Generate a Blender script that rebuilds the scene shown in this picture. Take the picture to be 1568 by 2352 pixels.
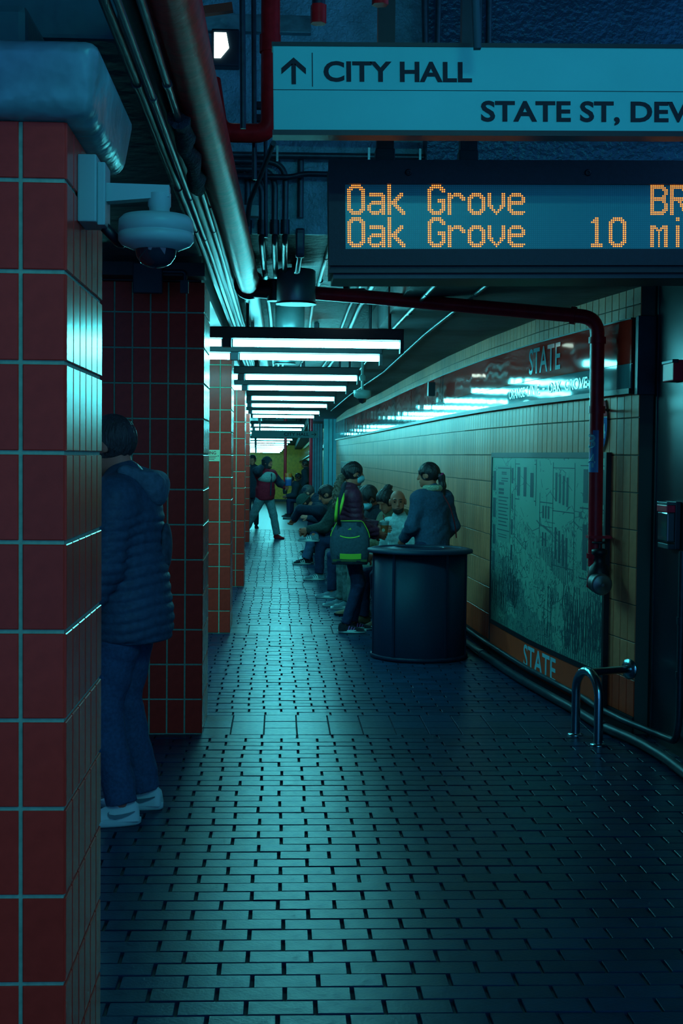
import bpy, bmesh, math, random
import numpy as np
from mathutils import Vector, Matrix

for _o in list(bpy.data.objects):
    bpy.data.objects.remove(_o)
SC = bpy.context.scene
COL = SC.collection
random.seed(7)
R = math.radians

# ------------------------------------------------------------------ camera, world, exposure
# X = across the platform (right), Y = along the platform (away), Z = up; metres
FOCAL_PX = 3100.0
yaw, pitch, roll = math.atan(144 / FOCAL_PX), math.atan(128.5 / FOCAL_PX), 0.010
fw = Vector((math.sin(yaw) * math.cos(pitch), math.cos(yaw) * math.cos(pitch), -math.sin(pitch)))
rt = Vector((math.cos(yaw), -math.sin(yaw), 0))
up = rt.cross(fw)
rt, up = rt * math.cos(roll) + up * math.sin(roll), up * math.cos(roll) - rt * math.sin(roll)
cam = bpy.data.cameras.new('camera')
cam.sensor_fit = 'VERTICAL'
cam.sensor_height = 36.0
cam.sensor_width = 24.0
cam.lens = FOCAL_PX * 36.0 / 2352.0
cam.clip_end = 200
camo = bpy.data.objects.new('camera', cam)
COL.objects.link(camo)
camo.matrix_world = Matrix(((rt.x, up.x, -fw.x, 0), (rt.y, up.y, -fw.y, 0), (rt.z, up.z, -fw.z, 1.65), (0, 0, 0, 1)))
SC.camera = camo

world = bpy.data.worlds.new('world')
SC.world = world
world.use_nodes = True
world.node_tree.nodes['Background'].inputs[0].default_value = (0.010, 0.037, 0.084, 1)
world.node_tree.nodes['Background'].inputs[1].default_value = 9.0

SC.view_settings.view_transform = 'Standard'
SC.view_settings.look = 'None'
SC.view_settings.gamma = 1.0
SC.view_settings.exposure = 0.0
SC.view_settings.use_curve_mapping = False
SC.cycles.max_bounces = 4
SC.cycles.diffuse_bounces = 2
SC.cycles.glossy_bounces = 2
SC.cycles.use_adaptive_sampling = True
SC.cycles.adaptive_threshold = 0.1
SC.cycles.sample_clamp_indirect = 3.0

TUBE_COL = (0.125, 0.90, 1.0)      # cool fluorescent
TUBE_STRENGTH = 56.0

# ------------------------------------------------------------------ materials
MATS = {}
def M(name, col, rough=0.5, metal=0.0, spec=0.5, tint=None, var=0.0, noise=0.0, nscale=8.0, bump=0.0, bscale=40.0,
      emit=None, estr=0.0, trans=0.0, coat=0.0, alpha=1.0, island=False, sheen=0.0, stretch=None, rnoise=0.0):
    if name in MATS:
        return MATS[name]
    m = bpy.data.materials.new(name)
    m.use_nodes = True
    nt = m.node_tree
    b = nt.nodes['Principled BSDF']
    b.inputs['Base Color'].default_value = (*col, 1)
    b.inputs['Roughness'].default_value = rough
    b.inputs['Metallic'].default_value = metal
    b.inputs['Specular IOR Level'].default_value = spec
    if tint:
        b.inputs['Specular Tint'].default_value = (*tint, 1)
    if coat:
        b.inputs['Coat Weight'].default_value = coat
        b.inputs['Coat Roughness'].default_value = 0.12
    if sheen:
        b.inputs['Sheen Weight'].default_value = sheen
    if trans:
        b.inputs['Transmission Weight'].default_value = trans
    if alpha < 1:
        b.inputs['Alpha'].default_value = alpha
    if emit:
        b.inputs['Emission Color'].default_value = (*emit, 1)
        b.inputs['Emission Strength'].default_value = estr
    L = nt.links.new
    tc = nt.nodes.new('ShaderNodeTexCoord')
    vec = tc.outputs['Object']
    if stretch:
        mp = nt.nodes.new('ShaderNodeMapping')
        mp.inputs['Scale'].default_value = stretch
        L(vec, mp.inputs['Vector'])
        vec = mp.outputs['Vector']
    if var or noise:
        fac = None
        if var:
            if island:
                g = nt.nodes.new('ShaderNodeNewGeometry')
                src = g.outputs['Random Per Island']
            else:
                g = nt.nodes.new('ShaderNodeObjectInfo')
                src = g.outputs['Random']
            mr = nt.nodes.new('ShaderNodeMapRange')
            mr.inputs['To Min'].default_value = 1 - var
            mr.inputs['To Max'].default_value = 1 + var
            L(src, mr.inputs['Value'])
            fac = mr.outputs['Result']
        if noise:
            n = nt.nodes.new('ShaderNodeTexNoise')
            n.inputs['Scale'].default_value = nscale
            n.inputs['Detail'].default_value = 5
            L(vec, n.inputs['Vector'])
            mr = nt.nodes.new('ShaderNodeMapRange')
            mr.inputs['From Min'].default_value = 0.25
            mr.inputs['From Max'].default_value = 0.75
            mr.inputs['To Min'].default_value = 1 - noise
            mr.inputs['To Max'].default_value = 1 + noise
            L(n.outputs['Fac'], mr.inputs['Value'])
            if fac is None:
                fac = mr.outputs['Result']
            else:
                mu = nt.nodes.new('ShaderNodeMath')
                mu.operation = 'MULTIPLY'
                L(fac, mu.inputs[0]); L(mr.outputs['Result'], mu.inputs[1])
                fac = mu.outputs[0]
        vm = nt.nodes.new('ShaderNodeVectorMath')
        vm.operation = 'SCALE'
        vm.inputs[0].default_value = col
        L(fac, vm.inputs['Scale'])
        L(vm.outputs[0], b.inputs['Base Color'])
    if rnoise:
        n = nt.nodes.new('ShaderNodeTexNoise')
        n.inputs['Scale'].default_value = nscale
        n.inputs['Detail'].default_value = 4
        L(vec, n.inputs['Vector'])
        mr = nt.nodes.new('ShaderNodeMapRange')
        mr.inputs['From Min'].default_value = 0.3
        mr.inputs['From Max'].default_value = 0.7
        mr.inputs['To Min'].default_value = max(0.02, rough - rnoise)
        mr.inputs['To Max'].default_value = min(1, rough + rnoise)
        L(n.outputs['Fac'], mr.inputs['Value'])
        L(mr.outputs['Result'], b.inputs['Roughness'])
    if bump:
        n = nt.nodes.new('ShaderNodeTexNoise')
        n.inputs['Scale'].default_value = bscale
        n.inputs['Detail'].default_value = 3
        L(vec, n.inputs['Vector'])
        bp = nt.nodes.new('ShaderNodeBump')
        bp.inputs['Strength'].default_value = bump
        bp.inputs['Distance'].default_value = 0.02
        L(n.outputs['Fac'], bp.inputs['Height'])
        L(bp.outputs['Normal'], b.inputs['Normal'])
    MATS[name] = m
    return m

TEAL = (0.35, 0.95, 1.0)
m_tile = M('red glazed tile', (0.66, 0.042, 0.026), 0.24, spec=0.16, tint=TEAL, var=0.10, noise=0.10, nscale=30, bump=0.03, bscale=12)
m_tile_s = M('red glazed tile facing', (0.66, 0.042, 0.026), 0.24, spec=0.16, tint=TEAL, var=0.10, island=True)
m_grout = M('green grey grout', (0.22, 0.46, 0.32), 0.8, noise=0.2, nscale=60)
m_ytile = M('tan glazed wall tile', (0.80, 0.26, 0.13), 0.42, spec=0.25, tint=TEAL, var=0.10, noise=0.1, nscale=20, bump=0.03, bscale=9)
m_ytile_s = M('tan glazed wall tile facing', (0.80, 0.26, 0.13), 0.42, spec=0.25, tint=TEAL, var=0.12, island=True)
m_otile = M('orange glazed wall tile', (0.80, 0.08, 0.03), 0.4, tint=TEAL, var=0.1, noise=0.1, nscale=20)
m_yellow = M('yellow far tile', (0.98, 0.40, 0.03), 0.5, noise=0.25, nscale=9, tint=TEAL)
m_wgrout = M('dark wall grout', (0.06, 0.10, 0.09), 0.8)
m_brick = M('floor brick', (0.006, 0.034, 0.078), 0.33, spec=0.10, tint=TEAL, var=0.22, noise=0.22, nscale=26, bump=0.05, bscale=70, rnoise=0.05)
m_brick_s = M('floor brick field', (0.006, 0.034, 0.078), 0.33, spec=0.10, tint=TEAL, var=0.22, island=True, noise=0.2, nscale=26, bump=0.05, bscale=70, rnoise=0.05)
m_joint = M('dark floor joint', (0.006, 0.020, 0.042), 0.85)
m_concrete = M('dark painted concrete', (0.05, 0.09, 0.11), 0.6, noise=0.3, nscale=5, bump=0.3, bscale=14)
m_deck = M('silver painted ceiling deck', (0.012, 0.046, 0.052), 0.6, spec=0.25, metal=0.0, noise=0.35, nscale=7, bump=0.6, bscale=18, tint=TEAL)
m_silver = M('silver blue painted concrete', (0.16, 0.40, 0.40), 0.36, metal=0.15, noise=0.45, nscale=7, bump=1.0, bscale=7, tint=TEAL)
m_girder = M('shade-darkened silver girder paint', (0.025, 0.07, 0.10), 0.6, noise=0.3, nscale=6, bump=0.5, bscale=9, tint=TEAL)  # the silver paint darkened, shade put into the colour up by the girder
m_soffface = M('dark hammered metal facing', (0.030, 0.095, 0.150), 0.32, metal=0.3, noise=0.2, nscale=4, bump=0.5, bscale=30, tint=TEAL)
m_void = M('shade-darkened void ceiling', (0.008, 0.016, 0.024), 0.8)  # near-black colour stands in for shade, against the light of the added fittings
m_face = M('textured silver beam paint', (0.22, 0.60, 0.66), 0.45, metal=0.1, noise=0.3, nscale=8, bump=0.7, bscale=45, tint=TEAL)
m_black = M('black painted steel', (0.006, 0.014, 0.024), 0.45, noise=0.2, nscale=20)
m_black_g = M('black glossy plastic', (0.004, 0.010, 0.018), 0.2)
m_dark = M('dark navy metal', (0.010, 0.030, 0.050), 0.4, metal=0.2, noise=0.2, nscale=15)
m_ledframe = M('sign housing navy black', (0.008, 0.022, 0.042), 0.5, noise=0.15, nscale=60, bump=0.1, bscale=200)
m_panelwall = M('dark polished wall panel', (0.005, 0.016, 0.034), 0.3, spec=0.3, metal=0.15, noise=0.25, nscale=3, bump=0.05, bscale=3)
m_steel = M('polished steel', (0.34, 0.62, 0.68), 0.22, metal=1.0)
m_conduit = M('galvanised conduit', (0.05, 0.12, 0.14), 0.38, metal=0.5, noise=0.2, nscale=30)
m_conduit_d = M('dark conduit', (0.022, 0.055, 0.078), 0.42, metal=0.4, noise=0.3, nscale=25)
m_redpipe = M('dark red painted pipe', (0.60, 0.018, 0.035), 0.34, spec=0.3, tint=TEAL, noise=0.2, nscale=14, bump=0.05, bscale=30)
m_bigpipe = M('red oxide steel pipe', (0.75, 0.018, 0.022), 0.38, spec=0.12, metal=0.0, noise=0.35, nscale=16, bump=0.06, bscale=40, tint=TEAL)
m_insul = M('frayed pipe insulation', (0.035, 0.075, 0.095), 0.9, noise=0.5, nscale=30, bump=1.0, bscale=60)
m_signp = M('pale sign face', (0.16, 0.88, 0.80), 0.45, tint=TEAL, noise=0.05, nscale=3)
m_ink = M('navy lettering', (0.004, 0.010, 0.025), 0.6)
m_white = M('pale lettering', (0.25, 0.62, 0.72), 0.5)
m_camera = M('pale grey camera shell', (0.22, 0.44, 0.43), 0.4, tint=TEAL)
m_dome = M('smoked dome', (0.01, 0.02, 0.03), 0.05, spec=0.9)
m_tube = M('lit fluorescent tube', (0.8, 0.9, 0.9), 0.4, emit=TUBE_COL, estr=TUBE_STRENGTH)
m_lampwarm = M('lit lamp lens', (0.8, 0.8, 0.7), 0.4, emit=(0.8, 1.0, 0.85), estr=4.0)
m_bandred = M('red enamel sign band', (0.70, 0.03, 0.018), 0.06, spec=0.2, tint=TEAL, bump=0.02, bscale=1.7, stretch=(1, 1, 2.2))
m_bandgrey = M('grey enamel sign band', (0.10, 0.27, 0.31), 0.06, spec=0.25, tint=TEAL, bump=0.02, bscale=1.7, stretch=(1, 1, 2.2))
m_wood = M('bench wood', (0.30, 0.17, 0.07), 0.5, noise=0.3, nscale=10, stretch=(8, 0.5, 8))
m_led = M('lit amber diode', (0.6, 0.2, 0.02), 0.5, emit=(1.0, 0.15, 0.008), estr=1.5)
m_ledcore = M('amber diode core', (0.7, 0.4, 0.05), 0.5, emit=(1.0, 0.50, 0.06), estr=2.3)
m_led.cycles.emission_sampling = 'NONE'; m_ledcore.cycles.emission_sampling = 'NONE'
m_leddark = M('unlit diode', (0.16, 0.70, 0.75), 0.4)
m_ledbg = M('display face', (0.05, 0.38, 0.40), 0.3, spec=0.7, tint=TEAL)

# ------------------------------------------------------------------ mesh helpers
class MB:
    def __init__(s):
        s.v = []; s.f = []; s.sm = []
    def add(s, vs, fs, smooth=False, T=None):
        b = len(s.v)
        if T is not None:
            vs = [tuple(T @ Vector(p)) for p in vs]
        s.v += [tuple(p) for p in vs]
        s.f += [tuple(i + b for i in f) for f in fs]
        s.sm += [smooth] * len(fs)
        return s
    def box(s, x0, x1, y0, y1, z0, z1, T=None, c=0.0):
        if c <= 0:
            vs = [(x, y, z) for z in (z0, z1) for y in (y0, y1) for x in (x0, x1)]
            fs = [(0, 2, 3, 1), (4, 5, 7, 6), (0, 1, 5, 4), (2, 6, 7, 3), (0, 4, 6, 2), (1, 3, 7, 5)]
            return s.add(vs, fs, False, T)
        bm = bmesh.new()
        bmesh.ops.create_cube(bm, size=1)
        for v in bm.verts:
            v.co = Vector(((x0 + x1) / 2 + v.co.x * (x1 - x0), (y0 + y1) / 2 + v.co.y * (y1 - y0), (z0 + z1) / 2 + v.co.z * (z1 - z0)))
        bmesh.ops.bevel(bm, geom=bm.edges[:], offset=c, segments=2, affect='EDGES', profile=0.6)
        s.bm(bm, T)
        return s
    def bm(s, bm, T=None, smooth=False):
        bm.verts.index_update()
        s.add([tuple(v.co) for v in bm.verts], [tuple(v.index for v in f.verts) for f in bm.faces], smooth, T)
        bm.free()
    def tube(s, pts, r, n=10, caps=True):
        pts = [Vector(p) for p in pts]
        rs = r if isinstance(r, (list, tuple)) else [r] * len(pts)
        vs = []; fs = []
        t0 = (pts[1] - pts[0]).normalized()
        a = t0.orthogonal().normalized()
        for i, p in enumerate(pts):
            if i == 0: t = t0
            elif i == len(pts) - 1: t = (pts[i] - pts[i - 1]).normalized()
            else: t = ((pts[i] - pts[i - 1]).normalized() + (pts[i + 1] - pts[i]).normalized()).normalized()
            a = (a - t * a.dot(t)).normalized()
            b = t.cross(a)
            for k in range(n):
                q = 2 * math.pi * k / n
                vs.append(p + (a * math.cos(q) + b * math.sin(q)) * rs[i])
        for i in range(len(pts) - 1):
            for k in range(n):
                k2 = (k + 1) % n
                fs.append((i * n + k, i * n + k2, (i + 1) * n + k2, (i + 1) * n + k))
        s.add(vs, fs, True)
        if caps:
            s.add([vs[k] for k in range(n)], [tuple(range(n))[::-1]])
            s.add([vs[-n + k] for k in range(n)], [tuple(range(n))])
        return s
    def lathe(s, prof, n=32, o=(0, 0, 0), axis=None, smooth=True, caps=True):
        T = Matrix.Translation(Vector(o))
        if axis is not None:
            T = T @ Vector((0, 0, 1)).rotation_difference(Vector(axis).normalized()).to_matrix().to_4x4()
        vs = [T @ Vector((r * math.cos(2 * math.pi * k / n), r * math.sin(2 * math.pi * k / n), z)) for r, z in prof for k in range(n)]
        fs = [(i * n + k, i * n + (k + 1) % n, (i + 1) * n + (k + 1) % n, (i + 1) * n + k) for i in range(len(prof) - 1) for k in range(n)]
        s.add(vs, fs, smooth)
        if caps:
            s.add(vs[:n], [tuple(range(n))[::-1]])
            s.add(vs[-n:], [tuple(range(n))])
        return s
    def mesh(s, name, mat=None):
        me = bpy.data.meshes.new(name)
        me.from_pydata(s.v, [], s.f)
        me.polygons.foreach_set('use_smooth', s.sm)
        if mat: me.materials.append(mat)
        me.update()
        return me
    def obj(s, name, mat, parent=None, **tags):
        return link(name, s.mesh(name, mat), parent, **tags)

def link(name, me, parent=None, loc=None, rotz=None, scale=None, label=None, category=None, group=None, kind=None):
    o = bpy.data.objects.new(name, me)
    COL.objects.link(o)
    if parent: o.parent = parent
    if loc is not None: o.location = loc
    if rotz is not None: o.rotation_euler = (0, 0, rotz)
    if scale is not None: o.scale = scale
    for k, v in (('label', label), ('category', category), ('group', group), ('kind', kind)):
        if v: o[k] = v
    return o

def thing(name, label, category, loc=(0, 0, 0), rotz=0, group=None):
    return link(name, None, None, loc, rotz, None, label, category, group)

def arc(center, a, b, r, q0, q1, n=8):
    c = Vector(center); a = Vector(a); b = Vector(b)
    return [c + (a * math.cos(q0 + (q1 - q0) * i / n) + b * math.sin(q0 + (q1 - q0) * i / n)) * r for i in range(n + 1)]

def rounded(pts, rad, n=6):
    pts = [Vector(p) for p in pts]
    out = [pts[0]]
    for i in range(1, len(pts) - 1):
        p = pts[i]; d0 = (pts[i - 1] - p); d1 = (pts[i + 1] - p)
        rr = min(rad, d0.length * 0.49, d1.length * 0.49)
        a = p + d0.normalized() * rr; b = p + d1.normalized() * rr
        for k in range(n + 1):
            t = k / n
            out.append(a * (1 - t) ** 2 + p * 2 * t * (1 - t) + b * t ** 2)
    out.append(pts[-1])
    return out

def text_geo(txt, offset=0.02, spacing=1.0):
    cu = bpy.data.curves.new('lettering', 'FONT')
    cu.body = txt; cu.size = 1.0; cu.offset = offset; cu.resolution_u = 4; cu.space_character = spacing
    o = bpy.data.objects.new('lettering', cu)
    COL.objects.link(o)
    dg = bpy.context.evaluated_depsgraph_get()
    me = bpy.data.meshes.new_from_object(o.evaluated_get(dg))
    v = [tuple(q.co) for q in me.vertices]; f = [tuple(p.vertices) for p in me.polygons]
    bpy.data.objects.remove(o); bpy.data.curves.remove(cu); bpy.data.meshes.remove(me)
    xs = [q[0] for q in v]; ys = [q[1] for q in v]
    x0, x1, y0, y1 = min(xs), max(xs), min(ys), max(ys)
    return [((q[0] - x0) / (x1 - x0), (q[1] - y0) / (y1 - y0)) for q in v], f

def text_flat(name, txt, mat, parent, x0, x1, z0, z1, y, offset=0.02, **kw):
    """lettering on a plane facing -Y"""
    v, f = text_geo(txt, offset)
    mb = MB().add([(x0 + a * (x1 - x0), y, z0 + b * (z1 - z0)) for a, b in v], f)
    return mb.obj(name, mat, parent, **kw)

def tile_mesh(name, mat, w, h, d=0.012, c=0.002):
    """glazed tile facing -Y, origin at its back centre"""
    a, b = w / 2, h / 2
    vs = [(-a, 0, -b), (a, 0, -b), (a, 0, b), (-a, 0, b), (-a, -d + c, -b), (a, -d + c, -b), (a, -d + c, b), (-a, -d + c, b),
          (-a + c, -d, -b + c), (a - c, -d, -b + c), (a - c, -d, b - c), (-a + c, -d, b - c)]
    fs = [(8, 9, 10, 11)] + [(i, (i + 1) % 4, 4 + (i + 1) % 4, 4 + i) for i in range(4)] + [(4 + i, 4 + (i + 1) % 4, 8 + (i + 1) % 4, 8 + i) for i in range(4)]
    return MB().add(vs, fs).mesh(name, mat)

def zf(Y):
    """the platform falls gently away beyond 30 m"""
    return -0.018 * (Y - 30) if Y > 30 else 0.0

# ------------------------------------------------------------------ the right-hand wall curve
_WY = [7.94, 8.5, 9.0, 9.86, 11.5, 13.7, 17.0, 20.76, 27.0, 34.0]
_WX = [2.130, 2.050, 1.985, 1.887, 1.780, 1.700, 1.650, 1.622, 1.540, 1.430]
_yy = np.arange(7.94, 34.001, 0.02)
_xx = np.interp(_yy, _WY, _WX)
for _ in range(40):
    _xx[1:-1] = (_xx[:-2] + 2 * _xx[1:-1] + _xx[2:]) / 4
_ss = np.concatenate([[0], np.cumsum(np.hypot(np.diff(_xx), np.diff(_yy)))])
S_END = float(_ss[-1])
def w_at(s):
    x = float(np.interp(s, _ss, _xx)); y = float(np.interp(s, _ss, _yy))
    x2 = float(np.interp(s + 0.05, _ss, _xx)) - float(np.interp(s - 0.05, _ss, _xx))
    y2 = float(np.interp(s + 0.05, _ss, _yy)) - float(np.interp(s - 0.05, _ss, _yy))
    l = math.hypot(x2, y2)
    return x, y, x2 / l, y2 / l
def w_pt(s, off, z):
    x, y, tx, ty = w_at(s)
    return (x - ty * off, y + tx * off, z)
def w_s(Y):
    return float(np.interp(Y, _yy, _ss))
def w_strip(s0, s1, z0, z1, off0, off1, step=0.12):
    """slab following the wall between the offsets off0 (back) and off1 (front)"""
    n = max(1, int((s1 - s0) / step))
    vs = []; fs = []
    for i in range(n + 1):
        s = s0 + (s1 - s0) * i / n
        vs += [w_pt(s, off0, z0), w_pt(s, off1, z0), w_pt(s, off1, z1), w_pt(s, off0, z1)]
    for i in range(n):
        a = i * 4; b = a + 4
        for k in range(4):
            fs.append((a + k, a + (k + 1) % 4, b + (k + 1) % 4, b + k))
    fs += [(3, 2, 1, 0), (n * 4, n * 4 + 1, n * 4 + 2, n * 4 + 3)]
    return MB().add(vs, fs)
def w_text(name, txt, mat, parent, s_left, s_right, z0, z1, off, offset=0.02):
    """the camera reads the wall from far (left) to near (right)"""
    v, f = text_geo(txt, offset)
    mb = MB().add([w_pt(s_left + a * (s_right - s_left), off, z0 + b * (z1 - z0)) for a, b in v], f)
    return mb.obj(name, mat, parent)

# ================================================================== STRUCTURE
ORD = ['first', 'second', 'third', 'fourth', 'fifth', 'sixth', 'seventh', 'eighth', 'ninth', 'tenth', 'eleventh', 'twelfth', 'thirteenth',
       'fourteenth', 'fifteenth', 'sixteenth', 'seventeenth', 'eighteenth', 'nineteenth', 'twentieth', 'twenty-first', 'twenty-second']

PILLARS = [(-0.487, 3.12, 2.40), (-0.442, 7.93, 2.65), (-0.442, 12.46, 2.65), (-0.432, 16.90, 2.65), (-0.560, 25.52, 2.65)]
PW = 0.624

# ---- floor
def floor_y(ys, x0, x1, drop, thick):
    mb = MB(); n = len(ys)
    vs = []
    for y in ys:
        z = zf(y) - drop
        vs += [(x0, y, z), (x1, y, z), (x1, y, z - thick), (x0, y, z - thick)]
    fs = []
    for i in range(n - 1):
        a = 4 * i; b = a + 4
        for k in range(4):
            fs.append((a + k, b + k, b + (k + 1) % 4, a + (k + 1) % 4))
    fs += [(0, 1, 2, 3), (4 * n - 1, 4 * n - 2, 4 * n - 3, 4 * n - 4)]
    return mb.add(vs, fs)
BRICK_END = 30.0
floor = floor_y([-3, 30.0], -1.95, 2.75, 0.012, 0.25).obj('floor', m_joint, kind='structure')

def brick_mesh(name, mat, w, d, h=0.03, c=0.002):
    a, b = w / 2, d / 2
    vs = [(-a, -b, -h), (a, -b, -h), (a, b, -h), (-a, b, -h), (-a, -b, -c), (a, -b, -c), (a, b, -c), (-a, b, -c),
          (-a + c, -b + c, 0), (a - c, -b + c, 0), (a - c, b - c, 0), (-a + c, b - c, 0)]
    fs = [(8, 9, 10, 11)] + [(i, (i + 1) % 4, 4 + (i + 1) % 4, 4 + i) for i in range(4)] + [(4 + i, 4 + (i + 1) % 4, 8 + (i + 1) % 4, 8 + i) for i in range(4)]
    return vs, fs, MB().add(vs, fs).mesh(name, mat)

BL = 0.2077
bv, bf, brick_me = brick_mesh('brick', m_brick, BL - 0.011, 0.1038 - 0.006)
qv, qf, quarry_me = brick_mesh('paver', m_brick, 0.197 - 0.006, 0.2 - 0.006)
rows = []
marks = [-1.4, 3.12, 7.93, 12.46, 16.90, 21.30, 25.52]
y = -3.0
for mk in marks:
    n = max(1, round((mk - y) / 0.1038))
    p = (mk - y) / n
    rows += [(y + p * (i + 0.5), p, False, i) for i in range(n)]
    y = mk
    rows += [(y + 0.2 * (i + 0.5), 0.2, True, i) for i in range(3)]
    y += 0.6
while y < BRICK_END:
    rows.append((y + 0.052, 0.1038, False, len(rows))); y += 0.1038
field = MB(); nb = 0; npv = 0
rb = random.Random(3)
def pillar_hit(x, yy, hw, hd):
    for px, py, ph in PILLARS:
        if px - PW < x - hw and x + hw < px and py < yy - hd and yy + hd < py + PW:
            return True
    return False
for yc, p, big, i in rows:
    L = 0.197 if big else BL
    off = 0.0 if big else (BL / 2 if i % 2 else 0.0) + rb.uniform(-0.012, 0.012)
    k0 = int((-1.95 - off) / L)
    for k in range(k0 - 1, 24):
        xc = 0.02 + k * L + off
        if xc - L / 2 < -1.93: continue
        if xc + L / 2 > 2.45: break
        if yc > 8.0 and xc - L > np.interp(yc, _yy, _xx): break
        if pillar_hit(xc, yc, L / 2, p / 2): continue
        dz = rb.uniform(-0.0022, 0.0012); rx = rb.uniform(-0.004, 0.004)
        seen = -0.134 * yc - 0.05 < xc < 0.30 * yc + 0.05 and yc > 3.86
        if seen and not big and nb < 285:
            nb += 1
            o = link('brick', brick_me, floor, (xc, yc, dz)); o.rotation_euler = (rb.uniform(-0.006, 0.006), rx, rb.uniform(-0.006, 0.006))
            o.scale = (1, p / 0.1038, 1)
        elif seen and big and npv < 40 and yc < 9:
            npv += 1
            o = link('paver', quarry_me, floor, (xc, yc, dz)); o.rotation_euler = (0, rx, 0)
        else:
            sv, sf = (qv, qf) if big else (bv, bf)
            field.add([(xc + a, yc + b * (1 if big else p / 0.1038), c + dz + a * rx) for a, b, c in sv], sf)
field.obj('brick_field', m_brick_s, floor, kind='stuff')

# far floor beyond the built bricks: the same bricks as a material
mfar = M('far brick floor', (0.006, 0.034, 0.078), 0.33, spec=0.10, tint=TEAL, bump=0.04, bscale=60)
_nt = mfar.node_tree; _b = _nt.nodes['Principled BSDF']
_bt = _nt.nodes.new('ShaderNodeTexBrick'); _tc = _nt.nodes.new('ShaderNodeTexCoord')
_bt.inputs['Color1'].default_value = (0.006, 0.034, 0.078, 1); _bt.inputs['Color2'].default_value = (0.008, 0.042, 0.09, 1); _bt.inputs['Mortar'].default_value = (0.003, 0.012, 0.02, 1)
_bt.inputs['Scale'].default_value = 1.0; _bt.inputs['Mortar Size'].default_value = 0.006; _bt.inputs['Brick Width'].default_value = BL; _bt.inputs['Row Height'].default_value = 0.1038
_nt.links.new(_tc.outputs['Object'], _bt.inputs['Vector']); _nt.links.new(_bt.outputs['Color'], _b.inputs['Base Color'])
floor_y([30.0, 50.0, 72.0], -1.95, 2.2, 0.0, 0.25).obj('floor', mfar, kind='structure')
# platform edge and trackway on the left
MB().box(-2.15, -1.95, -3, 72, -0.3, -0.03).obj('trim_1', M('platform edge', (0.20, 0.22, 0.06), 0.7, noise=0.3), kind='structure')
MB().box(-5.6, -2.15, -3, 72, -1.4, -1.15).obj('floor_trackway', M('track ballast', (0.012, 0.014, 0.016), 0.95, noise=0.4, nscale=30), kind='structure')
MB().box(-5.8, -5.6, -3, 72, -1.4, 4.6).obj('wall_trackside', M('tunnel wall', (0.020, 0.030, 0.036), 0.8, noise=0.3), kind='structure')

# ---- tiled pillars
tile_me = tile_mesh('tile', m_tile, 0.104 - 0.010, 0.206 - 0.010)
WHICH = ['nearest red tiled pillar at the left edge, carrying a dome camera', 'red tiled pillar behind the man in the puffer jacket',
         'red tiled pillar with a cream warning plate', 'red tiled pillar between the warning-plate pillar and the farthest one',
         'farthest red tiled pillar, beside the walking man']
pillars = []
for (px, py, ph), lab in zip(PILLARS, WHICH):
    P = thing('tiled_pillar', lab, 'pillar', (px, py, 0))
    pillars.append(P)
    g = 0.006
    MB().box(-PW + g, -g, g, PW - g, 0, ph).obj('core', m_grout, P)
    nrow = int(ph / 0.206)
    back = MB()
    a, b = 0.047, 0.098
    bvs = [(-a, 0, -b), (a, 0, -b), (a, 0, b), (-a, 0, b), (-a, -0.010, -b), (a, -0.010, -b), (a, -0.010, b), (-a, -0.010, b), (-a + .002, -0.012, -b + .002), (a - .002, -0.012, -b + .002), (a - .002, -0.012, b - .002), (-a + .002, -0.012, b - .002)]
    bfs = [(8, 9, 10, 11)] + [(i, (i + 1) % 4, 4 + (i + 1) % 4, 4 + i) for i in range(4)] + [(4 + i, 4 + (i + 1) % 4, 8 + (i + 1) % 4, 8 + i) for i in range(4)]
    for r in range(nrow + 1):
        z0 = r * 0.206 + 0.008; z1 = min(z0 + 0.196, ph)
        if z1 - z0 < 0.02: continue
        zc = (z0 + z1) / 2; sz = (z1 - z0) / 0.196
        for k in range(6):
            u = (k + 0.5) * 0.104
            link('tile', tile_me, P, (-u, 0.012, zc), 0, (1, 1, sz))
            link('tile', tile_me, P, (-0.012, u, zc), math.pi / 2, (1, 1, sz))
            for rz, off in ((math.pi, (-u, PW - 0.012, zc)), (-math.pi / 2, (-PW + 0.012, u, zc))):
                T = Matrix.Translation(off) @ Matrix.Rotation(rz, 4, 'Z') @ Matrix.Diagonal((1, 1, sz, 1))
                back.add(bvs, bfs, False, T)
    back.obj('tile_facing', m_tile_s, P, kind='stuff')
# warning plate on the third pillar
wp = thing('warning_plate', 'cream warning plate with red lettering on the third red pillar', 'sign', (-0.665, 12.46, 1.59))
MB().box(-0.12, 0.12, -0.008, -0.001, 0, 0.105, c=0.002).obj('plate', M('cream plate', (0.62, 0.66, 0.40), 0.5), wp)
text_flat('lettering', 'WARNING', M('red print', (0.40, 0.02, 0.02), 0.6), wp, -0.10, 0.085, 0.062, 0.093, -0.0095, 0.02)
pl = MB()
for j in range(3):
    pl.box(-0.10, 0.07 + 0.012 * j, -0.0095, -0.009, 0.014 + j * 0.015, 0.019 + j * 0.015)
pl.obj('print_lines', MATS['red print'], wp)
MB().lathe([(0.005, 0), (0.005, 0.003)], 10, (0.105, -0.008, 0.05), (0, -1, 0)).obj('screw', m_black, wp)

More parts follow.
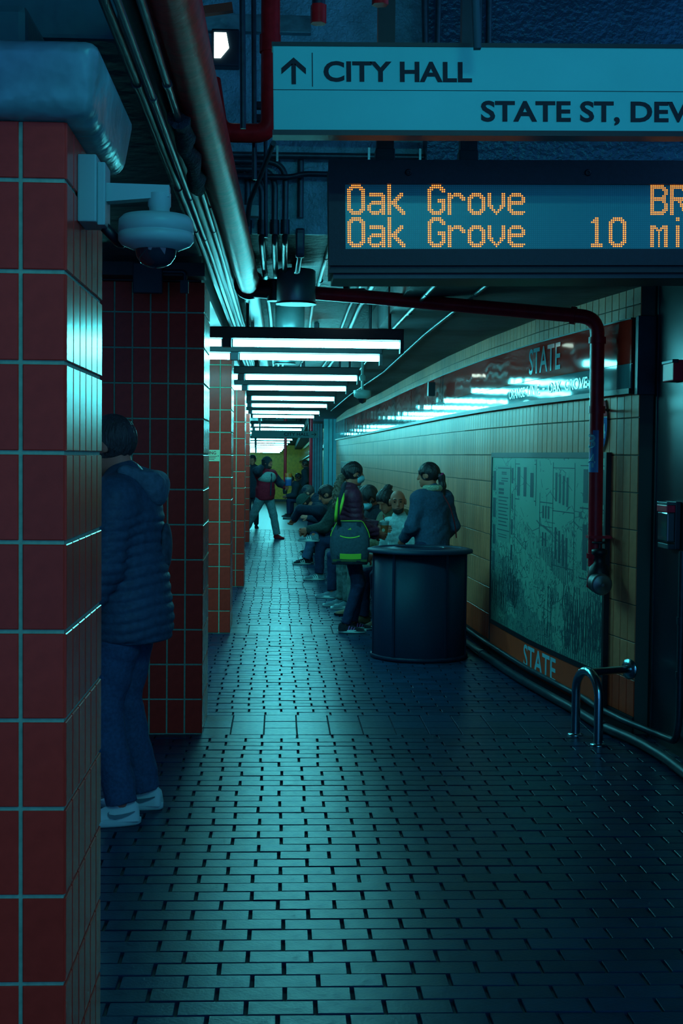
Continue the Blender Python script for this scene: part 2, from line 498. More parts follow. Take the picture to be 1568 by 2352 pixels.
# ---- ceiling: high dark void near, lower deck beyond, dropped soffit on the right, girders over the pillars
DECK, SOFF, FACE = 2.875, 2.67, 7.55
MB().box(-5.8, 2.9, -3, FACE, 4.6, 4.75).obj('ceiling', m_void, kind='structure')
def ceil_strip(x0, x1, ys, z, thick):
    mb = MB(); vs = []; fs = []
    for yv in ys:
        zz = z + zf(yv)
        vs += [(x0, yv, zz), (x1, yv, zz), (x1, yv, zz + thick), (x0, yv, zz + thick)]
    for i in range(len(ys) - 1):
        a = 4 * i; b = a + 4
        for k in range(4):
            fs.append((a + k, a + (k + 1) % 4, b + (k + 1) % 4, b + k))
    n = len(ys) * 4
    fs += [(3, 2, 1, 0), (n - 4, n - 3, n - 2, n - 1)]
    return mb.add(vs, fs)
YS = [FACE, 30, 50, 72]
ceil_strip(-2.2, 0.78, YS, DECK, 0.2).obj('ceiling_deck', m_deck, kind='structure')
ceil_strip(0.78, 2.7, [FACE - 0.25, 30, 50, 72], SOFF, 0.4).obj('ceiling_soffit', m_concrete, kind='structure')
MB().box(-2.2, 0.78, FACE - 0.03, FACE, DECK - 0.002, 4.6).obj('wall_upstand', m_face, kind='structure')
MB().box(0.78, 2.9, FACE - 0.25, FACE, SOFF + 0.4, 4.6).obj('wall_upstand_soffit', m_soffface, kind='structure')
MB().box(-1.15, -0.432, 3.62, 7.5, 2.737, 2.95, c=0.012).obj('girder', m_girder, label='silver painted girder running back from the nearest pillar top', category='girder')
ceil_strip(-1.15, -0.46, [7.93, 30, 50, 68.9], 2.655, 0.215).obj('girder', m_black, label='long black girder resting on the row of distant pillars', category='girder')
gb = thing('cross_beam', 'dark cross beam over the second pillar with a junction box', 'beam', (-1.6, 7.72, 2.66))
MB().box(0, 1.17, 0, 0.18, 0, 0.075).obj('beam', m_black, gb)
MB().box(0.77, 0.935, -0.05, 0, -0.105, 0.065, c=0.006).obj('junction_box', m_dark, gb)
MB().tube(rounded([(0.935, -0.02, 0.02), (1.06, -0.02, 0.02), (1.06, -0.02, -0.09)], 0.02), 0.012, 8).obj('conduit', m_conduit_d, gb)
MB().box(1.035, 1.08, -0.04, 0.0, -0.10, -0.03).obj('outlet_box', m_dark, gb)

# capital of the nearest pillar
bm = bmesh.new()
x0, x1, y0, y1 = -0.487 - PW - 0.07, -0.487 + 0.085, 3.12 - 0.075, 3.12 + PW + 0.03
bmesh.ops.create_cube(bm, size=1)
for v in bm.verts:
    v.co = Vector(((x0 + x1) / 2 + v.co.x * (x1 - x0), (y0 + y1) / 2 + v.co.y * (y1 - y0), 2.485 + v.co.z * 0.165))
for v in bm.verts:
    if v.co.z < 2.45:
        v.co.x += (-0.80 - v.co.x) * 0.07; v.co.y += (3.43 - v.co.y) * 0.07
bmesh.ops.bevel(bm, geom=bm.edges[:], offset=0.035, segments=4, affect='EDGES', profile=0.5)
mb = MB(); mb.bm(bm, None, True)
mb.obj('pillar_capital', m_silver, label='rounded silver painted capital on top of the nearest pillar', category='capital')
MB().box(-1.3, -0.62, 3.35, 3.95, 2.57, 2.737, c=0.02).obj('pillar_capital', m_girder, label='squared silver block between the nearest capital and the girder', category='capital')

# ---- right wall: grout body, tiles
wall = w_strip(0, S_END, 0, 2.68, -0.25, -0.006).obj('wall_right', m_wgrout, kind='structure')
TP, TR, Z0 = 0.1123, 0.2245, 0.101
wt = tile_mesh('tile', m_ytile, TP - 0.006, TR - 0.006)
wo = tile_mesh('tile', m_otile, TP - 0.006, TR - 0.006)
MUR0, MUR1 = w_s(8.36), w_s(11.19)
BAND0 = w_s(8.0)
rest = MB(); resto = MB(); nt_ = 0
ncol = int(S_END / TP)
a, b = (TP - 0.006) / 2, (TR - 0.006) / 2
tvs = [(-a, 0, -b), (a, 0, -b), (a, 0, b), (-a, 0, b), (-a, -0.012, -b), (a, -0.012, -b), (a, -0.012, b), (-a, -0.012, b)]
tfs = [(4, 5, 6, 7)] + [(i, (i + 1) % 4, 4 + (i + 1) % 4, 4 + i) for i in range(4)]
for c in range(ncol):
    s = (c + 0.5) * TP
    x, yv, tx, ty = w_at(s)
    ang = math.atan2(ty, tx) + math.pi          # local -Y looks to the platform side
    for r in range(12):
        z0 = Z0 + r * TR; z1 = min(z0 + TR, 2.672)
        if z1 - z0 < 0.03: continue
        if MUR0 + 0.06 < s < MUR1 - 0.06 and z1 < 1.70: continue
        if s > BAND0 + 0.1 and z0 > 2.08 and z1 < 2.47: continue
        zc = (z0 + z1) / 2; sz = (z1 - z0) / TR
        p = w_pt(s, -0.012, zc)
        if nt_ < 290 and s < 9:
            nt_ += 1
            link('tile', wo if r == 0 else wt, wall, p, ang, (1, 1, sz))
        else:
            T = Matrix.Translation(p) @ Matrix.Rotation(ang, 4, 'Z') @ Matrix.Diagonal((1, 1, sz, 1))
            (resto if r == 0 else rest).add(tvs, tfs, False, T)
rest.obj('tile_field', m_ytile_s, wall, kind='stuff')
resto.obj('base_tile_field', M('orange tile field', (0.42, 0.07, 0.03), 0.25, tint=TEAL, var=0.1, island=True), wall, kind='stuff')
w_strip(0, S_END, 0, 0.1, -0.006, 0.008).obj('baseboard_right', m_black, kind='structure')

# polished panel wall beside the camera end
pw = MB().box(2.215, 2.55, 2.0, 7.935, 0, 2.68)
pw.v = [(x + (7.935 - yv) * 0.022, yv, z) for x, yv, z in pw.v]
pwo = pw.obj('wall_panel', m_panelwall, kind='structure')
for k, yy in enumerate((7.86, 6.6, 5.2)):
    xx = 2.215 + (7.935 - yy) * 0.022
    MB().box(xx - 0.006, xx + 0.002, yy - 0.012, yy + 0.012, 0, 2.68).obj('seam_strip', m_dark, pwo)

# far walls
far_xs = [(34.0, 1.43), (36.0, 1.36), (45, 1.28), (56, 1.2), (69, 1.12)]
def far_wall(y_a, y_b, dz0, dz1, off, mat, name, parent=None, **kw):
    pts = [(yv, x) for yv, x in far_xs if y_a <= yv <= y_b]
    mb = MB(); vs = []; fs = []
    for yv, x in pts:
        z = zf(yv)
        vs += [(x - off, yv, z + dz0), (x - off, yv, z + dz1), (x + 0.3, yv, z + dz1), (x + 0.3, yv, z + dz0)]
    for i in range(len(pts) - 1):
        q = 4 * i
        for k in range(4):
            fs.append((q + k, q + 4 + k, q + 4 + (k + 1) % 4, q + (k + 1) % 4))
    n = len(vs)
    fs += [(0, 1, 2, 3), (n - 1, n - 2, n - 3, n - 4)]
    return mb.add(vs, fs).obj(name, mat, parent, **kw)
far_wall(36, 69, 0, 2.7, 0, m_yellow, 'wall_far_right', kind='structure')
MB().box(-4, 1.5, 69, 69.3, zf(69) - 0.05, zf(69) + 2.9).obj('wall_end', m_yellow, kind='structure')
MB().box(-3, 1.2, 68.96, 69, zf(69), zf(69) + 0.12).obj('baseboard_end', m_black, kind='structure')
fb = thing('sign_band', 'wavy glossy enamel sign band on the far wall past the columns', 'sign band', (0, 0, 0))
far_wall(36, 69, 2.22, 2.48, 0.09, m_bandred, 'upper_strip', fb)
far_wall(36, 69, 2.07, 2.22, 0.09, m_bandgrey, 'lower_strip', fb)
far_wall(36, 69, 2.03, 2.07, 0.10, m_black, 'bottom_ledge', fb)
# metal clad columns where the near wall ends
col = thing('metal_column', 'pale teal metal clad column where the tan wall ends', 'column', (1.13, 34.4, zf(34.4)))
m_clad = M('teal metal cladding', (0.10, 0.42, 0.46), 0.35, metal=0.3, noise=0.15, nscale=4)
MB().box(0, 0.12, 0, 0.3, 0, 2.72).obj('cladding_panel', m_clad, col)
MB().box(0.135, 0.22, 0.01, 0.3, 0, 2.72).obj('cladding_panel', m_clad, col)
MB().box(0.235, 0.34, 0, 0.3, 0, 2.72).obj('cladding_panel', m_clad, col)
MB().box(0.0, 0.34, 0.05, 0.28, 0, 2.70).obj('core', m_black, col)
col2 = thing('metal_column', 'dark ribbed column just beyond the pale metal column', 'column', (0.86, 36.2, zf(36.2)))
MB().box(0, 0.30, 0, 0.3, 0, 2.62).obj('shaft', M('dark ribbed cladding', (0.05, 0.11, 0.13), 0.4, noise=0.2), col2)
for k in range(4):
    MB().box(0.04 + k * 0.07, 0.05 + k * 0.07, -0.015, 0, 0, 2.62).obj('rib', m_clad, col2)

# ================================================================== LIGHT FITTINGS
FIX = [(9.68, -0.334, 0.85), (11.0, -0.323, 0.80), (13.9, -0.35, 0.785), (16.1, -0.37, 0.78), (19.0, -0.386, 0.76), (21.7, -0.44, 0.75), (25.1, -0.5, 0.73),
       (27.8, -0.54, 0.70), (33.4, -0.62, 0.60), (36.0, -0.64, 0.58), (38.9, -0.69, 0.56), (45, -0.75, 0.42), (48, -0.8, 0.36), (51, -0.85, 0.30), (54, -0.9, 0.25), (57, -0.95, 0.2),
       (60, -1.0, 0.15), (63, -1.05, 0.1), (66, -1.1, 0.02), (0.8, 0.30, 1.50), (-0.4, 0.30, 1.50)]  # final pair: unseen fittings added to light the signs and nearest pillar
hous_me = {}
for i, (fy, xl, xr) in enumerate(FIX):
    z = 2.447 + zf(fy)
    lab = (ORD[i] + ' fluorescent ceiling fitting counted from the camera, hung across the platform') if fy > 1 else ('nearer', 'farther')[i - 19] + ' added fluorescent fill fitting, unseen above the camera'
    F = thing('fluorescent_fitting', lab, 'light fitting', (xl, fy, z), 0, 'fluorescent fittings over the platform')
    w = xr - xl
    if fy < 1: F.location.z = 3.7
    tr = 0.025 if fy < 40 else 0.02
    h = MB()
    h.box(-1.4, w + 0.03, -0.055, 0.055, 0.03, 0.112, c=0.008)
    h.obj('housing', m_black, F)
    MB().box(w + 0.005, w + 0.03, -0.05, 0.05, -0.06, 0.03).obj('end_plate', m_black, F)
    MB().box(-0.075, -0.012, -0.045, 0.045, -0.03, 0.03).obj('lamp_holder', m_dark, F)
    MB().tube([(0, 0, 0), (w, 0, 0)], tr, 6).obj('lamp_tube', m_tube, F)
    if fy > 1: MB().tube([(-0.085, 0, 0), (-1.2, 0, 0)], tr, 6).obj('lamp_tube', m_tube, F)
    for x in (0.1, w - 0.07):
        MB().tube([(x, 0, 0.11), (x, 0, DECK - 2.447 if fy > 1 else 0.9)], 0.012, 6).obj('hanger_rod', m_black, F)

def strip_lamp(label, loc, rz, length=0.27):
    t = thing('strip_lamp', label, 'light fitting', loc, rz, 'small strip lamps on the ceiling deck')
    MB().box(-length / 2, length / 2, -0.05, 0.05, 0.02, 0.06, c=0.005).obj('housing', m_dark, t)
    MB().box(-length / 2 + 0.01, length / 2 - 0.01, -0.035, 0.035, -0.012, 0.02, c=0.01).obj('lens', m_lampwarm, t)
    MB().box(-0.02, 0.02, -0.02, 0.02, 0.06, DECK - loc[2]).obj('stem', m_dark, t)
strip_lamp('small lit strip lamp under the ceiling deck below the red cross pipe', (0.456, 9.4, 2.745), R(-14))
strip_lamp('small lit strip lamp under the deck between the second and third fittings', (0.335, 12.5, 2.72), R(-14))
strip_lamp('small lit strip lamp under the deck above the fourth fitting', (0.30, 17.6, 2.72), R(-14))

# wall-pack lamp glimpsed through the pipes, top left
wpk = thing('bulkhead_lamp', 'bright bulkhead lamp glimpsed between overhead pipes', 'light fitting', (-0.325, 7.46, 3.80))
MB().box(-0.06, 0.09, -0.02, 0.08, -0.04, 0.16, c=0.01).obj('housing', m_dark, wpk)
MB().add([(-0.045, -0.03, 0.0), (-0.01, -0.03, -0.0), (0.035, -0.03, 0.055), (0.02, -0.03, 0.135), (-0.045, -0.03, 0.135)], [(0, 1, 2, 3, 4)]).obj('lens', m_lampwarm, wpk)
wl = wpk.children[-1]
sol = wl.modifiers.new('thick', 'SOLIDIFY'); sol.thickness = 0.02; sol.offset = -1

# ceiling drums (unlit cylindrical downlights)
for lab, loc, r, h in (('larger unlit drum downlight hanging beside the LED sign', (0.10, 8.75, 2.635), 0.125, 0.20), ('smaller unlit drum downlight over the first fitting', (0.075, 10.75, 2.655), 0.115, 0.18),
                       ('unlit drum downlight over the third fitting', (0.05, 14.8, 2.66), 0.115, 0.18)):
    t = thing('drum_downlight', lab, 'downlight', loc, 0, 'unlit drum downlights')
    MB().lathe([(r * 0.98, 0), (r, 0.01), (r, h), (r * 0.9, h + 0.01)], 28).obj('drum', M('brushed drum', (0.26, 0.42, 0.44), 0.35, metal=0.4, noise=0.2), t)
    MB().lathe([(r * 1.05, -0.012), (r * 1.05, 0.0)], 28).obj('bottom_ring', m_black, t)
    MB().tube([(0, 0, h), (0, 0, DECK - loc[2])], 0.03, 8).obj('stem', m_dark, t)

# ================================================================== PIPES AND CONDUITS OVERHEAD
def pipe(name, label, pts, r, mat, n=12, cat='pipe', group=None, couplings=(), cr=1.25, cmat=None):
    t = thing(name, label, cat, pts[0], 0, group)
    o = Vector(pts[0])
    MB().tube([Vector(p) - o for p in pts], r, n).obj('run', mat, t)
    for p, d in couplings:
        p = Vector(p) - o; d = Vector(d).normalized() * r * 0.9
        MB().tube([p - d, p + d], r * cr, n).obj('coupling', cmat or mat, t)
    return t
bp = pipe('main_pipe', 'thick red oxide steel pipe running away under the ceiling, left of the signs', [(-0.285, 1.2, 2.775), (-0.27, 4.0, 2.775), (-0.208, 8.95, 2.775)], 0.072, m_bigpipe, 20)
for yy in (4.55, 6.6):
    MB().tube([(0.0 + (yy - 1.2) * 0.0095, yy - 1.2 - 0.006, 0), (0.0 + (yy - 1.2) * 0.0095, yy - 1.2 + 0.006, 0)], 0.0315, 20).obj('band_clamp', m_black, bp)
MB().lathe([(0.10, 0), (0.10, 0.04)], 20, (0.077, 7.76, 0), (0, 1, 0)).obj('flange', m_black, bp)
pipe('main_pipe', 'silver pipe carrying on beyond the cross pipe junction', [(-0.205, 9.1, 2.78), (-0.2, 20, 2.78), (-0.3, 30, 2.78)], 0.06, m_conduit, 16)
for i, (x, z, r, m, lab) in enumerate(((-0.40, 2.70, 0.014, m_conduit_d, 'thinnest conduit beside the thick red pipe, farthest left'), (-0.375, 2.78, 0.03, m_conduit_d, 'thick dark conduit left of the thick red pipe'),
                                       (-0.33, 2.825, 0.02, m_conduit_d, 'medium dark conduit tucked above the thick red pipe'), (-0.315, 2.70, 0.012, m_conduit, 'thin bright conduit just below left of the red pipe'),
                                       (-0.355, 2.66, 0.010, m_conduit, 'thin bright conduit hanging lowest left of the red pipe'))):
    pipe('conduit', lab, [(x - 0.02, 1.4, z), (x, 7.0, z), (x, 12, z + 0.0), (x - 0.02, 30, z)], r, m, 8, 'conduit', None,
         [((x - 0.02 + 0.02 * (yy - 1.4) / 5.6, yy, z), (0, 1, 0)) for yy in (3.9, 5.4, 6.4)] if r < 0.025 else ())
ins = MB()
rr = random.Random(5)
ins.tube([(-0.325 + rr.uniform(-.01, .01), 4.3 + k * 0.13, 2.70 + rr.uniform(-.012, .012)) for k in range(10)], [0.032 + rr.uniform(-.008, .010) for k in range(10)], 9)
ins.obj('pipe_insulation', m_insul, label='frayed grey insulation wrapped round a conduit, upper left', category='insulation')

# red standpipe: cross pipe, drop, valve
jt = thing('standpipe', 'dark red fire standpipe crossing under the ceiling and dropping in front of the mural', 'standpipe', (0, 8.5, 0))
def J(p): return Vector(p) - Vector((0, 8.5, 0))
RP = 0.0445
MB().tube([J(p) for p in rounded([(-0.17, 8.95, 2.745), (0.6, 8.75, 2.675), (1.955, 8.30, 2.52), (1.958, 8.30, 2.2)], 0.10, 8)], RP, 16).obj('cross_pipe', m_redpipe, jt)
MB().tube([J((1.957, 8.30, 2.40)), J((1.968, 8.30, 0.98))], RP, 16).obj('drop_pipe', m_redpipe, jt)
for p0, p1, rr_, nm in (((1.80, 8.35, 2.538), (1.83, 8.34, 2.534), 0.055, 'coupling'), ((1.957, 8.3, 2.40), (1.957, 8.3, 2.36), 0.054, 'coupling'), ((1.963, 8.3, 1.975), (1.963, 8.3, 1.93), 0.052, 'clamp'), ((1.967, 8.3, 1.06), (1.967, 8.3, 1.03), 0.054, 'coupling')):
    MB().tube([J(p0), J(p1)], rr_, 16).obj(nm, m_redpipe, jt)
MB().tube([J((-0.20, 8.96, 2.75)), J((-0.05, 8.92, 2.735))], 0.062, 16).obj('tee_fitting', m_black, jt)
MB().tube([J((-0.04, 8.91, 2.80)), J((-0.04, 8.91, 2.66))], 0.05, 12).obj('tee_fitting', m_black, jt)
for z in (1.955, 0.985):
    MB().tube([J((1.97, 8.29, z)), J((2.075, 8.42, z))], 0.008, 8).obj('wall_bracket', m_black, jt)
    MB().lathe([(0.018, 0), (0.018, 0.008)], 10, J((2.075, 8.42, z)), (-0.6, -0.77, 0)).obj('bracket_foot', m_black, jt)
MB().box(1.915, 2.06, -0.045, 0.04, 1.155, 1.172, T=Matrix.Translation((0, -0.2, 0))).obj('red_bracket_plate', m_redpipe, jt)
val = thing('hose_valve', 'black angled hose valve with a steel cap at the foot of the red standpipe', 'valve', (1.985, 8.26, 0.93))
MB().lathe([(0.03, -0.09), (0.062, -0.065), (0.066, 0.0), (0.058, 0.05), (0.036, 0.075), (0.036, 0.12), (0.05, 0.13), (0.05, 0.155), (0.028, 0.165)], 18).obj('body', m_black, val)
MB().lathe([(0.05, -0.02), (0.062, 0.0), (0.062, 0.07)], 20, (-0.02, -0.03, -0.045), (0.12, -1, -0.05)).obj('outlet', m_black, val)
MB().lathe([(0.066, 0.0), (0.066, 0.018), (0.054, 0.026), (0.012, 0.028), (0.010, 0.036)], 24, (-0.012, -0.10, -0.049), (0.12, -1, -0.05)).obj('steel_cap', M('dull steel cap', (0.22, 0.28, 0.30), 0.45, metal=0.8), val)
MB().tube([(0, 0, 0.16), (0, 0, 0.21)], 0.012, 8).obj('spindle', m_black, val)
MB().lathe([(0.045, 0.0), (0.05, 0.006), (0.045, 0.012)], 18, (0, 0, 0.195)).obj('hand_wheel', m_black, val)
MB().tube([(-0.02, 0.03, 0.02), (-0.035, 0.03, -0.06), (0.0, 0.02, -0.08)], 0.04, 12).obj('elbow', m_redpipe, val)
# blue wrap label on the standpipe
lb = thing('pipe_label', 'blue wrap-round label with pale numerals on the red standpipe', 'label', (1.966, 8.30, 1.565))
vs = []; fs = []
for i in range(9):
    q = R(150) + R(120) * i / 8
    for z in (0, 0.26):
        vs.append((0.0475 * math.cos(q), 0.0475 * math.sin(q), z))
fs = [(2 * i, 2 * i + 2, 2 * i + 3, 2 * i + 1) for i in range(8)]
MB().add(vs, fs).obj('label_sheet', M('blue label', (0.05, 0.25, 0.60), 0.4), lb)
for ch, z in (('3', 0.15), ('4', 0.03)):
    v, f = text_geo(ch, 0.01)
    MB().add([(0.052 * math.cos(R(178) + a * R(70)), 0.052 * math.sin(R(178) + a * R(70)), z + b * 0.085) for a, b in v], f).obj('numeral', m_white, lb)

# J-shaped pipe and rods, conduits on the upstand
pipe('drop_pipe', 'J-shaped red-brown pipe dropping from above and turning left behind the pipes', rounded([(-0.062, 6.5, 4.55), (-0.055, 6.5, 3.18), (-0.30, 6.55, 3.19), (-0.34, 6.6, 3.45)], 0.075, 8), 0.045, m_bigpipe, 16,
     couplings=[((-0.059, 6.5, 3.60), (0, 0, 1))], cr=1.12)
for lab, x, y0, zt, zb, r in (('thin hanger rod left of the J-shaped pipe, full height', -0.19, 6.0, 4.55, 3.08, 0.013), ('thin hanger rod ending beside the bulkhead lamp', -0.15, 6.6, 4.55, 2.98, 0.012), ('short thin rod behind the J-shaped pipe', -0.10, 7.2, 4.5, 2.80, 0.010)):
    pipe('hanger_rod', lab, [(x, y0, zt), (x + 0.02, y0, zb)], r, m_conduit_d, 8, 'rod')
for lab, px, yv, zb in (('left of two capped pipe stubs at the top edge', 0.135, 5.2, 3.29), ('right of two capped pipe stubs at the top edge', 0.355, 5.0, 3.30)):
    t = pipe('pipe_stub', lab, [(px, yv, 4.55), (px, yv, zb + 0.05)], 0.026, m_dark, 12, 'pipe')
    MB().tube([(0, 0, zb + 0.07 - 4.55), (0.0, 0, zb - 4.55)], 0.031, 6).obj('cap', m_bigpipe, t)
MB().box(-0.43, 0.155, 7.47, 7.55, 3.955, 4.05, c=0.006).obj('channel', m_silver, label='pale steel channel crossing behind the J-shaped pipe', category='channel')
MB().box(-0.05, 0.36, 6.85, 6.9, 3.86, 3.90, T=Matrix.Rotation(R(-9), 4, 'Y')).obj('strut', M('orange primer steel', (0.34, 0.06, 0.02), 0.5), label='orange primed strut slanting at the top edge', category='strut')
for i, (x, zc, lab) in enumerate(((-0.185, 3.26, 'outermost left bent conduit on the textured upstand'), (-0.105, 3.20, 'second bent conduit on the textured upstand'), (-0.035, 3.235, 'third bent conduit on the textured upstand'), (0.022, 3.275, 'fourth bent conduit on the textured upstand'))):
    yv = FACE - 0.05 - 0.012 * i
    t = pipe('bent_conduit', lab, rounded([(-0.62, yv, zc - 0.02), (x, yv, zc - 0.02), (x, yv, 2.83), (x, 8.2, 2.825), (x + 0.02, 12, 2.845), (x, 29, 2.845)], 0.11, 8), 0.017, m_conduit, 10, 'conduit', 'bent conduits over the upstand')
    MB().tube([Vector((x, yv, 2.94)) - t.location, Vector((x, yv, 2.86)) - t.location], 0.025, 12).obj('fitting', m_conduit_d, t)
t = pipe('straight_conduit', 'straight conduit with a long pull fitting right of the bent conduits', [(0.105, FACE - 0.05, 3.30), (0.105, FACE - 0.05, 2.96)], 0.018, m_conduit, 10, 'conduit')
MB().box(-0.025, 0.025, -0.03, 0.02, -0.56, -0.40, c=0.012).obj('pull_fitting', m_conduit_d, t)
MB().box(-0.015, 0.015, -0.034, -0.03, -0.54, -0.43).obj('cover_plate', m_conduit, t)
MB().tube([(0, 0, -0.54), (-0.01, 0.25, -0.60), (-0.01, 1.2, -0.475)], 0.015, 8).obj('tail', m_conduit, t)
t = pipe('horizontal_conduit', 'long horizontal conduit under the black rails above the LED sign', rounded([(-0.45, FACE - 0.09, 3.285), (1.14, FACE - 0.09, 3.295), (1.30, FACE - 0.09, 3.22)], 0.08), 0.019, m_conduit, 10, 'conduit')
for x in (0.42, 0.92, 1.2, 1.45):
    MB().box(x, x + 0.012, -0.03, 0.03, -0.035, 0.05).obj('strap_clip', m_steel, t)
pipe('horizontal_conduit', 'short horizontal conduit crossing the bent conduits', rounded([(-0.25, FACE - 0.12, 3.165), (0.05, FACE - 0.12, 3.165), (0.12, FACE - 0.12, 3.185), (0.5, FACE - 0.12, 3.185)], 0.04), 0.016, m_conduit_d, 10, 'conduit')
pipe('cable', 'pale flexible cable drooping from the J-shaped pipe to the upstand', rounded([(-0.04, 6.52, 3.14), (-0.10, 6.9, 3.08), (-0.17, 7.2, 2.98), (-0.18, 7.3, 2.88)], 0.08), 0.014, m_conduit, 8, 'cable')
MB().box(-0.24, -0.12, 7.28, 7.34, 2.925, 2.985, c=0.004).obj('cable_box', m_camera, label='small pale cable box hung beside the thick pipe', category='box')
for k, z in enumerate((3.44, 3.375)):
    MB().box(-0.15, 2.6, 7.05, 7.10, z, z + 0.032).obj('steel_rail', m_black, label=('upper', 'lower')[k] + ' black steel rail across the opening above the LED sign', category='rail')
for i, (x0, x1, lab) in enumerate(((0.735, 0.765, 'slanting leftmost conduit above the direction sign'), (0.83, 0.815, 'second conduit above the direction sign'), (1.04, 1.045, 'third conduit above the direction sign'), (1.09, 1.095, 'rightmost conduit above the direction sign'))):
    pipe('upright_conduit', lab, [(x0, FACE - 0.32, 4.55), (x1, FACE - 0.32, 3.5)], 0.016, m_conduit, 8, 'conduit')
# conduits on the deck and the soffit
for lab, x, z, r in (('conduit along the dark soffit, nearest the tan wall', 1.20, SOFF - 0.02, 0.013), ('conduit along the dark soffit nearest its edge', 0.90, SOFF - 0.022, 0.013),
                     ('conduit along the silver deck, right of the drums', 0.66, DECK - 0.022, 0.02), ('conduit along the silver deck beside the strip lamp', 0.58, DECK - 0.018, 0.013), ('conduit along the silver deck next to the drums', 0.28, DECK - 0.016, 0.013)):
    wob = [(x, FACE - 0.1 if z < 2.7 else FACE + 0.05, z), (x - 0.02, 11, z), (x + 0.03, 16, z), (x - 0.05, 22, z), (x - 0.06, 30, z)]
    pipe('ceiling_conduit', lab, wob, r, m_conduit_d if z > 2.7 else m_conduit, 8, 'conduit', None, [((x - 0.004, yy, z), (0, 1, 0)) for yy in (8.3, 9.4)], 1.3)

# ================================================================== SIGNS
def tilt(o, ang): o.rotation_euler = (0, ang, 0)
cs = thing('direction_sign', 'long pale hanging direction sign reading CITY HALL and STATE ST', 'sign', (-0.03, 4.9, 2.815))
tilt(cs, R(-1.0))
MB().box(0, 1.85, 0.0, 0.07, 0, 0.30, c=0.003).obj('sign_box', m_signp, cs)
MB().box(-0.004, 1.85, -0.006, 0.078, 0.298, 0.312).obj('top_rail', m_black, cs)
MB().box(-0.004, 1.85, -0.006, 0.078, -0.018, 0.001).obj('bottom_rail', m_black, cs)
MB().box(0.0, 1.85, -0.0015, 0.0, 0.1425, 0.1445).obj('divider_line', m_ink, cs)
MB().box(0.1395, 0.1425, -0.0015, 0.0, 0.155, 0.275).obj('divider_bar', m_ink, cs)
text_flat('lettering', 'CITY HALL', m_ink, cs, 0.181, 0.716, 0.172, 0.246, -0.002, 0.028)
text_flat('lettering', 'STATE ST, DEV', m_ink, cs, 0.748, 1.508, 0.020, 0.108, -0.002, 0.028)
ar = MB()
ar.add([(0.066, -0.002, 0.163), (0.082, -0.002, 0.163), (0.082, -0.002, 0.235), (0.066, -0.002, 0.235)], [(0, 1, 2, 3)])
ar.add([(0.074, -0.002, 0.258), (0.074, -0.002, 0.236), (0.118, -0.002, 0.198), (0.118, -0.002, 0.220)], [(0, 1, 2, 3)])
ar.add([(0.074, -0.002, 0.258), (0.030, -0.002, 0.220), (0.030, -0.002, 0.198), (0.074, -0.002, 0.236)], [(0, 1, 2, 3)])
ar.obj('arrow', m_ink, cs)
for lab, x in (('left black post the LED sign hangs from', 0.425), ('right dark post the LED sign hangs from', 0.77)):
    t = thing('sign_post', lab, 'post', (x, 5.62, 2.865))
    MB().box(-0.035, 0.035, -0.03, 0.03, 0, 1.72).obj('post', m_black if x < 0.5 else m_dark, t)
    MB().box(-0.04, 0.04, -0.035, 0.035, -0.01, 0.05, c=0.004).obj('collar', m_dark, t)
MB().tube([(0.655, 4.72, 3.45), (0.672, 4.70, 3.06)], 0.017, 4).obj('hanging_strap', M('grey strap', (0.04, 0.12, 0.15), 0.7), label='flat grey strap hanging in front of the direction sign', category='strap')

# LED train sign
led = thing('led_sign', 'black LED train arrival sign with amber dot lettering', 'sign', (0.20, 5.5, 2.39))
tilt(led, R(-1.0))
W, Hh, D = 1.9, 0.447, 0.26
MB().box(0, W, 0.0, D, 0, Hh).obj('housing', m_ledframe, led)
fr = MB()
fr.box(-0.005, W, -0.022, 0.0, 0.355, Hh + 0.004); fr.box(-0.005, W, -0.022, 0.0, 0.028, 0.094); fr.box(-0.005, 0.062, -0.022, 0.0, 0.094, 0.355)
fr.obj('front_frame', m_ledframe, led)
MB().box(-0.006, W, -0.024, 0.02, -0.002, 0.012).obj('bottom_lip', m_black, led)
MB().box(0.012, W, 0.0, D, -0.022, -0.002).obj('base_tray', m_dark, led)
MB().box(0.062, W, -0.004, 0.0, 0.094, 0.355).obj('display_face', m_ledbg, led)
for x in (0.318, 1.048):
    MB().lathe([(0.012, 0), (0.014, 0.004), (0.006, 0.006), (0.005, 0.002)], 14, (x, -0.022, 0.400), (0, -1, 0)).obj('screw', m_black, led)
